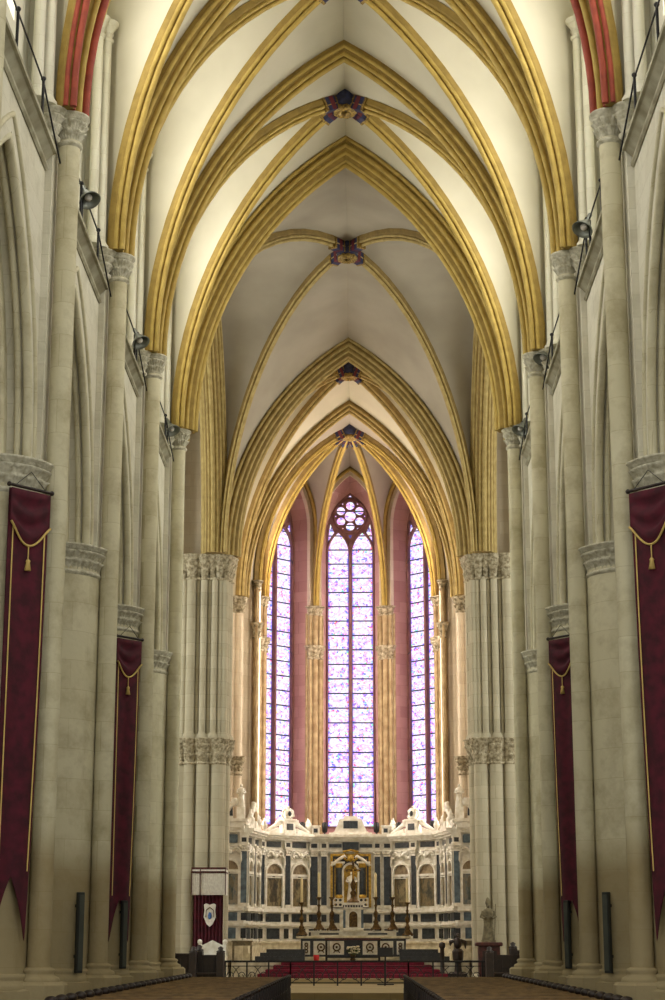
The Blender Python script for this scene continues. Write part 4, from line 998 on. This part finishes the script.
m = MB(); m.ball((0, 0, 1.25), .16, 10, None, (1, .8, 1.4)); m.ball((0, -.08, 1.55), .08, 8); m.tube([(0, -.14, 1.55), (0, -.22, 1.5)], [.035, .005], 6)
for q in (-1, 1): m.tube([(q*.1, 0, 1.35), (q*.28, .03, 1.3), (q*.3, .05, 1.05)], [.07, .08, .02], 8)
m.build('carved_bird', 'wood', r_)
m = MB(); m.box(-.9, .3, -.3, .5, 0, .12); m.build('platform', 'wood', r_)
r_ = empty('paschal_post', (3.55, 71.5, .42), 'thin dark wooden post with round head left of the lectern', 'post')
m = MB(); m.lathe([(.16, 0), (.15, .08), (.08, .14), (.08, 1.05), (.13, 1.12), (.12, 1.25), (.02, 1.3)], (0, 0, 0), 12); m.build('shaft', 'wood', r_)
for x, lab in ((-2.85, 'dark grey stepped plinth left of the high altar'), (3.0, 'dark grey stepped plinth right of the high altar')):
    m = MB(Matrix.Translation((0, 0, 0))); q = -1 if x < 0 else 1
    m.box(-1.0, 1.0, -.4, .4, 0, .2); m.box(-.8 if q < 0 else -1.0, 1.0 if q < 0 else .8, -.3, .4, .2, .38); m.box(-.55 if q < 0 else -1.0, 1.0 if q < 0 else .55, -.2, .4, .38, .55)
    c = m.build('stepped_plinth', 'black'); c.scale = (1, 1, .8); c.location = (x, 75.3, 1.0); tag(c, lab, 'plinth', 'dark plinths beside the altar')
for x, lab in ((-4.35, 'small credence table with thin legs at the left foot of the altar screen'), (4.55, 'small credence table at the right foot of the altar screen')):
    r_ = empty('credence_table', (x, 74.6, 1.0), lab, 'table', 'credence tables')
    m = MB(); m.box(-.42, .42, -.25, .25, .72, .78, bev=.01); m.build('table_top', 'stat', r_)
    m = MB(); m.box(-.38, .38, -.2, .2, .58, .72); m.build('apron', 'stat', r_)
    for a in (-.36, .36):
        for b_ in (-.2, .2): m = MB(); m.box(a-.03, a+.03, b_-.03, b_+.03, 0, .6); m.build('leg', 'stat', r_)

# ------------------------------------------------------------------ pews
def make_pew():
    """row on one side of the aisle; local x from 0 (aisle) to 3.1 (pier side), facing +y"""
    r_ = empty('pew', (0, 0, 0), '', 'pew', 'rows of wooden pews')
    m = MB(); m.box(0, 2.75, -.03, .0, .38, .70); m.box(-.02, 2.75, -.07, .04, .68, .74, bev=.015); m.build('backrest', 'rush', r_)
    m = MB(); m.box(0, 2.75, 0, .42, .40, .44); m.build('seat', 'rush', r_)
    m = MB(); m.box(0, 2.75, -.30, -.04, .66, .69); m.build('book_shelf', 'rush', r_)
    m = MB(); m.box(-.04, .0, -.12, .40, .04, .12); m.box(-.04, 0, -.1, .40, .40, .47, bev=.01); m.box(-.05, .01, -.10, -.01, 0, .73, bev=.01); m.box(-.05, .01, .32, .40, 0, .45, bev=.01); m.ball((-.02, -.055, .765), .055, 8, None, (1, 1, .8)); m.build('aisle_end', 'wood', r_)
    m = MB(); m.box(2.75, 2.8, -.3, .42, 0, .5, bev=.01); m.box(2.74, 2.81, -.12, .02, 0, .74, bev=.01); m.ball((2.78, -.05, .77), .10, 8, None, (1.1, 1.1, .75)); m.build('pier_end', 'wood', r_)
    return r_
pw = make_pew(); P_ = 1.0; first = True
ords = ['nearest', 'second', 'third', 'fourth', 'fifth', 'sixth', 'seventh', 'eighth', 'ninth', 'tenth', 'eleventh', 'twelfth', 'thirteenth', 'fourteenth', 'fifteenth', 'sixteenth', 'seventeenth', 'eighteenth', 'nineteenth', 'twentieth', 'twenty-first', 'twenty-second', 'twenty-third', 'farthest']
for i in range(24):
    y = 28.6 + i*P_
    for nm in ('right', 'left'):
        lab = 'wooden pew %s of the aisle, %s row counted from the viewer' % (nm, ords[i])
        if first: pw.location = (1.62, y, 0); pw['label'] = lab; first = False; continue
        if nm == 'right': dup(pw, (1.62, y, 0), lab, 0, 'rows of wooden pews')
        else:
            q = dup(pw, (-1.62, y, 0), lab, 0, 'rows of wooden pews'); q.scale = (-1, 1, 1)

# ------------------------------------------------------------------ banners
def banner(sx, y, nm, lab, W=1.1, top=9.36, bot=1.7):
    """hangs on the drum's west-nave face; local u along the rod"""
    a = Vector((sx*5.86, y-.90, 0)); b_ = Vector((sx*5.32, y-.26, 0)) if W < 1 else Vector((sx*5.28, y-.24, 0))
    r_ = empty('banner', ((a.x+b_.x)/2, (a.y+b_.y)/2, top), lab, 'banner', 'burgundy velvet banners'); o = Vector(r_.location)
    u = (b_-a).normalized(); n = Vector((u.y, -u.x, 0)); 
    if n.x*sx > 0: n = -n
    L = (b_-a).length; W = L; off = n*.2
    H = top-bot; nn = 28
    def pt(t, s_, d=0):   # t across 0..1, s_ down 0..1
        shr = 1 - .16*s_**2
        return tuple(a + u*(L*(t*shr)) + off + n*(d + .03*sin(t*9+1.5)*(.2+s_)) + Vector((0, 0, top - .05 - H*s_)) - o)
    m = MB(); rows = []
    for k in range(41):
        s_ = k/40; row = []
        for j in range(nn+1):
            t = j/nn
            cut = .86 + .14*abs(2*t-1)**1.0
            row.append(pt(t, s_*cut))
        rows.append(row)
    m.grid(rows); m.grid([[Vector(p)-n*.02 for p in row] for row in rows]); m.build('cloth', 'velvet', r_)
    m = MB(); rows = []
    for k in range(13):
        row = []
        for j in range(nn+1):
            t = j/nn; dep = .085*(.62 + .38*sin(pi*t)**1.2) + .0*t; s_ = k/12*dep*1.5
            row.append(pt(t, s_, .05+.05*sin(k*1.4)*sin(pi*t)))
        rows.append(row)
    m.grid(rows); m.build('swag', 'velvet', r_)
    edge = [Vector(p)+n*.03 for p in rows[-1]]
    m = MB(); m.tube([Vector(pt(-.03, .045, .08))]+edge+[Vector(pt(1.03, .045, .08))] if False else edge, .02, 6); m.build('cord', 'cord', r_)
    c = edge[nn//2]; m = MB(); m.tube([c, c-Vector((0, 0, .26))], .012, 6); m.lathe([(.0, -.2), (.06, -.2), (.035, -.06), (.045, -.03), (.02, 0)], tuple(c-Vector((0, 0, .24))), 10); m.build('tassel', 'cord', r_)
    for t in (.1, .9):
        m = MB(); P1 = [Vector(pt(t, s_/20, .025)) for s_ in range(1, 18)]
        m.grid([[p-u*.014, p+u*.014] for p in P1]); m.build('gold_stripe', 'cord', r_)
    m = MB(); m.tube([Vector(pt(-.04, 0, .03))+Vector((0,0,.05)), Vector(pt(1.04, 0, .03))+Vector((0,0,.05))], .03, 8)
    for t in (-.04, 1.04): m.ball(Vector(pt(t, 0, .03))+Vector((0,0,.05)), .045, 8)
    m.build('rod', 'wood', r_)
    pm = (Vector(pt(.5, 0, .03)) + Vector((0, 0, .35))); m = MB(); m.tube([Vector(pt(.12, 0, .03))+Vector((0,0,.06)), pm, Vector(pt(.88, 0, .03))+Vector((0,0,.06))], .008, 5); m.build('hanging_wire', 'iron', r_)
banner(-1, PY[1], 'left', 'large burgundy banner with gold cord on the nearest left pier', 1.1)
banner(1, PY[1], 'right', 'large burgundy banner cut by the right edge of the picture', 1.1)
banner(-1, PY[3], 'left', 'farther burgundy banner, on the third left pier', .9, 9.1)
banner(1, PY[3], 'right', 'farther burgundy banner, on the third right pier', .9, 9.1)

# ------------------------------------------------------------------ column loudspeakers
def speaker(sx, y, lab):
    r_ = empty('column_speaker', (sx*5.36, y-.72, 1.05), lab, 'loudspeaker', 'column loudspeakers on the piers', -sx*.75)
    m = MB(); m.box(-.07, .07, -.06, .06, 0, 1.6, bev=.012); m.build('housing', 'spk', r_)
    m = MB(); m.box(-.055, .055, -.072, -.06, .05, 1.55); m.build('grille', 'spk2', r_)
    m = MB(); m.box(-.03, .03, .06, .14, .3, .36); m.box(-.03, .03, .06, .14, 1.3, 1.36); m.build('bracket', 'iron', r_)
for sx, nm in ((-1, 'left'), (1, 'right')):
    speaker(sx, PY[2], 'tall narrow black speaker on the second %s pier' % nm); speaker(sx, PY[3], 'narrow black speaker on the third %s pier, over the banner tail' % nm)

# ------------------------------------------------------------------ railings and bell lamps on the ledge
for sx, nm in ((-1, 'left'), (1, 'right')):
    for k in range(4):
        y = PY[k]; ps = [y+.9, y+3.1, y+5.6]
        r_ = empty('ledge_railing', (sx*5.33, y+3.5, 15.94), 'thin black safety railing on the %s ledge, %s bay' % (nm, ['nearest', 'second', 'third', 'last'][k]), 'railing', 'ledge railings'); o = Vector(r_.location)
        for p in ps:
            m = MB(); m.tube([Vector((sx*5.33, p, 15.94))-o, Vector((sx*5.33, p, 16.8))-o], .028, 6); m.ball(Vector((sx*5.33, p, 16.81))-o, .05, 6); m.build('post', 'iron', r_)
        m = MB(); m.tube([Vector((sx*5.33, ps[0], 16.75))-o, Vector((sx*5.33, ps[1], 16.75))-o, Vector((sx*5.33, ps[2], 16.75))-o, Vector((sx*5.2, y+BAY-.2, 15.75))-o], .018, 6); m.build('rail', 'iron', r_)
        if k == 0: continue
        yl = ((0, 34.4, 43.4, 51.5) if sx < 0 else (0, 36.1, 44.9, 51.6))[k]
        r_ = empty('bell_lamp', (sx*5.2, yl, 16.55), 'grey bell-shaped lamp on the %s ledge, %s' % (nm, ['', 'nearest', 'middle one', 'farthest'][k]), 'lamp', 'bell-shaped ledge lamps', 0)
        T = Matrix.Rotation(sx*.45, 4, 'Y') @ Matrix.Rotation(-.35, 4, 'X')
        m = MB(T); m.lathe([(.025, .42), (.05, .38), (.06, .2), (.1, .1), (.21, -.06), (.235, -.12), (.22, -.12), (.18, -.05), (.08, .08), (.0, .1)], (0, 0, 0), 20); m.build('shade', 'metal', r_)
        m = MB(T); m.ball((0, 0, -.02), .08, 8); m.build('bulb', 'cloth', r_)
        m = MB(); m.tube([(sx*.13, .05, -.6), (sx*.13, .05, .15), (sx*.03, .02, .2)], .03, 6); m.build('bracket', 'iron', r_)
